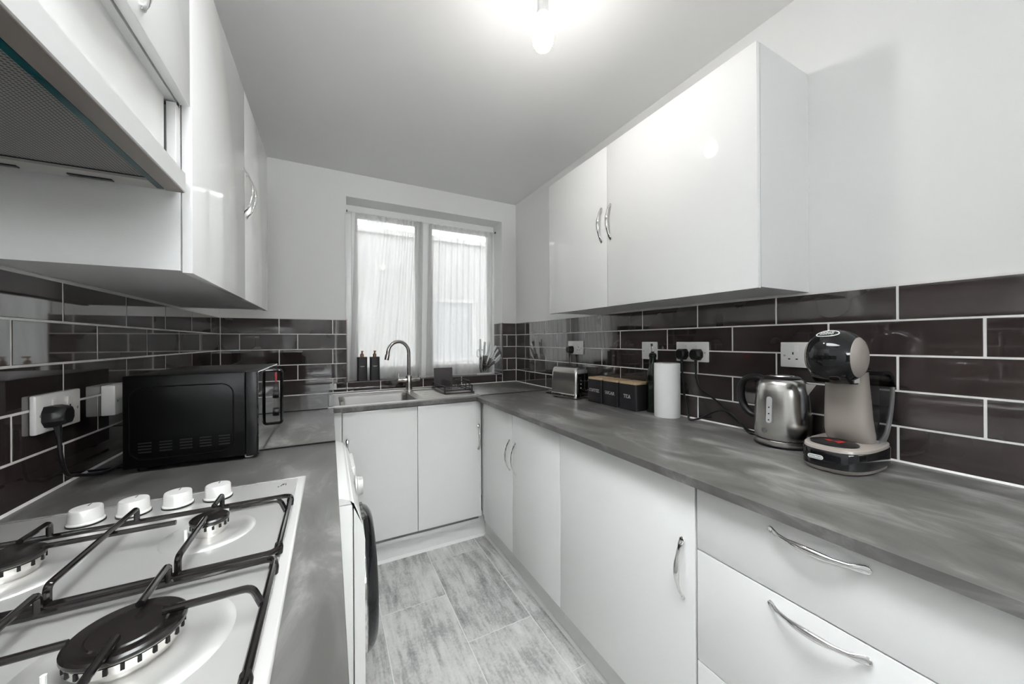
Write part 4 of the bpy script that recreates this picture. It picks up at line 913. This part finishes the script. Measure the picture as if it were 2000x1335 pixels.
# net curtains
def curtain(label, x0t, x1t, x0b, x1b, folds, seed, pinch):
    rnd = random.Random(seed); nx, nz = 150, 26; vs, fs = [], []; z0, z1 = WZ0 + .004, 2.192
    ph = [rnd.uniform(0, 6.28) for _ in range(4)]; am = [rnd.uniform(.4, 1) for _ in range(40)]
    for j in range(nz + 1):
        v = j / nz; z = z0 + (z1 - z0) * v
        for i in range(nx + 1):
            u = i / nx
            uu = pinch(u, v)
            xa = x0b + (x1b - x0b) * uu; xb_ = x0t + (x1t - x0t) * uu; x = xa * (1 - v) + xb_ * v
            k = u * folds; a = am[int(k) % 40] * (1 - k % 1) + am[(int(k) + 1) % 40] * (k % 1)
            y = 2.786 + a * (.009 + .003 * v) * math.sin(2 * PI * k + ph[0] + .5 * math.sin(3 * v + ph[1])) + .003 * math.sin(5 * u + 4 * v + ph[2])
            vs.append((x, y, z))
    for j in range(nz):
        for i in range(nx): a = j * (nx + 1) + i; fs.append((a, a + 1, a + nx + 2, a + nx + 1))
    t = thing('net_curtain', label, 'curtain', ((x0b + x1b) / 2, 2.786, z0))
    b = MB(); b.add(vs, fs); o = b.build('net', M_SHEER, t, world=True, smooth=True, ang=180)
    hem = [(vs[i][0], vs[i][1], z0 + .001) for i in range(0, nx + 1, 2)]
    MB().tube(hem, .0012, 5).build('hem', M_SHEER, t, world=True)
    top = [(vs[nz * (nx + 1) + i][0], vs[nz * (nx + 1) + i][1], z1) for i in range(0, nx + 1, 2)]
    MB().tube(top, .003, 5).build('heading_tape', M_UPVC, t, world=True)
curtain('sheer white net curtain hanging behind the tap and soap dispensers', .17, .660, .125, .640, 10, 3, lambda u, v: u ** (1 - .35 * v))
curtain('sheer white net curtain hanging behind the knife stand and dish rack', .705, 1.262, .675, 1.245, 11, 8, lambda u, v: u)
t = thing('curtain_wire', 'thin white curtain wire stretched across the top of the window', 'curtain wire', (.70, 2.786, 2.192))
MB().tube([(WX0, 2.786, 2.195), ((WX0 + WX1) / 2, 2.786, 2.192), (WX1, 2.786, 2.195)], .0042, 8).build('wire', M_UPVC, t, world=True, smooth=True)
for xx in (WX0 + .006, WX1 - .006): MB().lathe([(0, -.006), (.008, -.006), (.008, .006), (0, .006)], (xx, 2.786, 2.195), 12, 'x').build('hook', M_GREY, t, world=True, smooth=True)

# ================================================================== PENDANT BULB
BC = Vector((.608, .948, 2.222))
t = thing('pendant_bulb', 'bare lit bulb in a white pendant holder on the ceiling', 'light bulb', (BC.x, BC.y, ZCEIL))
MB().lathe([(0, 0), (.038, 0), (.038, -.010), (.030, -.020), (0, -.022)], seg=32).build('ceiling_rose', M_WPL, t, smooth=True)
MB().tube([(0, 0, -.02), (0, 0, -.085)], .0035, 8).build('flex', M_WPL, t, smooth=True)
MB().lathe([(0, -.070), (.010, -.072), (.0175, -.082), (.0175, -.118), (.0195, -.120), (.0195, -.128), (.0165, -.132), (0, -.132)], seg=28).build('lamp_holder', M_WPL, t, smooth=True)
bz = BC.z - ZCEIL
MB().lathe([(0, bz - .044), (.012, bz - .042), (.023, bz - .035), (.031, bz - .022), (.0335, bz - .005), (.0330, bz + .004)], seg=32).build('bulb_dome', M_BULB, t, smooth=True, ang=80)
MB().lathe([(.0328, bz + .004), (.0315, bz + .013), (.026, bz + .028), (.019, bz + .040), (.0155, bz + .047)], seg=32).build('bulb_collar', M_BULB2, t, smooth=True, ang=80)
MB().lathe([(.0150, bz + .046), (.0155, -.130)], seg=24).build('bulb_cap', M_WPL, t, smooth=True)

# ================================================================== OUTSIDE THE WINDOW
struct(MB().box(-9, 12, YB + .3, 16, -.25, -.20).build('ground', M_PAVE))
t = thing('added_shade_canopy', 'unseen flat canopy added outside to shade the kitchen window', 'canopy', (.7, 3.0, 2.60))  # added out of view to cut the daylight on the net curtains
MB().prism([(YB + .29, 2.60), (5.2, 3.00), (5.2, 3.06), (YB + .29, 2.66)], -3.2, 4.6, 'yz').build('deck', M_ROOFE, t, world=True)
for xx in (-3.0, 4.4): MB().box(xx - .05, xx + .05, 5.08, 5.18, -.2, 2.98).build('post', M_ROOFE, t, world=True)
t = thing('neighbour_building', 'pale rendered building across the yard, seen through the net curtains', 'building', (1.5, 7.0, -.2))
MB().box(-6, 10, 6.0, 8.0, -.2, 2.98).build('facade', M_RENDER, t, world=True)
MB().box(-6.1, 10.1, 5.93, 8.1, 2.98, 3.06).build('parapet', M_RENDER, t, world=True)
ch = MB().box(.58, .82, 6.1, 6.5, 3.06, 3.62).build('chimney', M_RENDER, t, world=True)
MB().lathe([(0, 0), (.07, 0), (.06, .18), (0, .18)], (.70, 6.3, 3.62), 16).build('chimney_pot', M_RENDER, ch, world=True)
for xx in (1.45, 3.2):
    w_ = frame_ring(MB(), xx, xx + .9, .9, 2.0, .07, 5.96, 6.02).build('window', mat('grey_far_frame', (.21, .21, .21), .6), t, world=True)
    MB().box(xx + .06, xx + .84, 5.985, 5.995, .96, 1.94).build('pane', mat('far_glass', (.178, .18, .184), .8, spec=.05), w_, world=True)
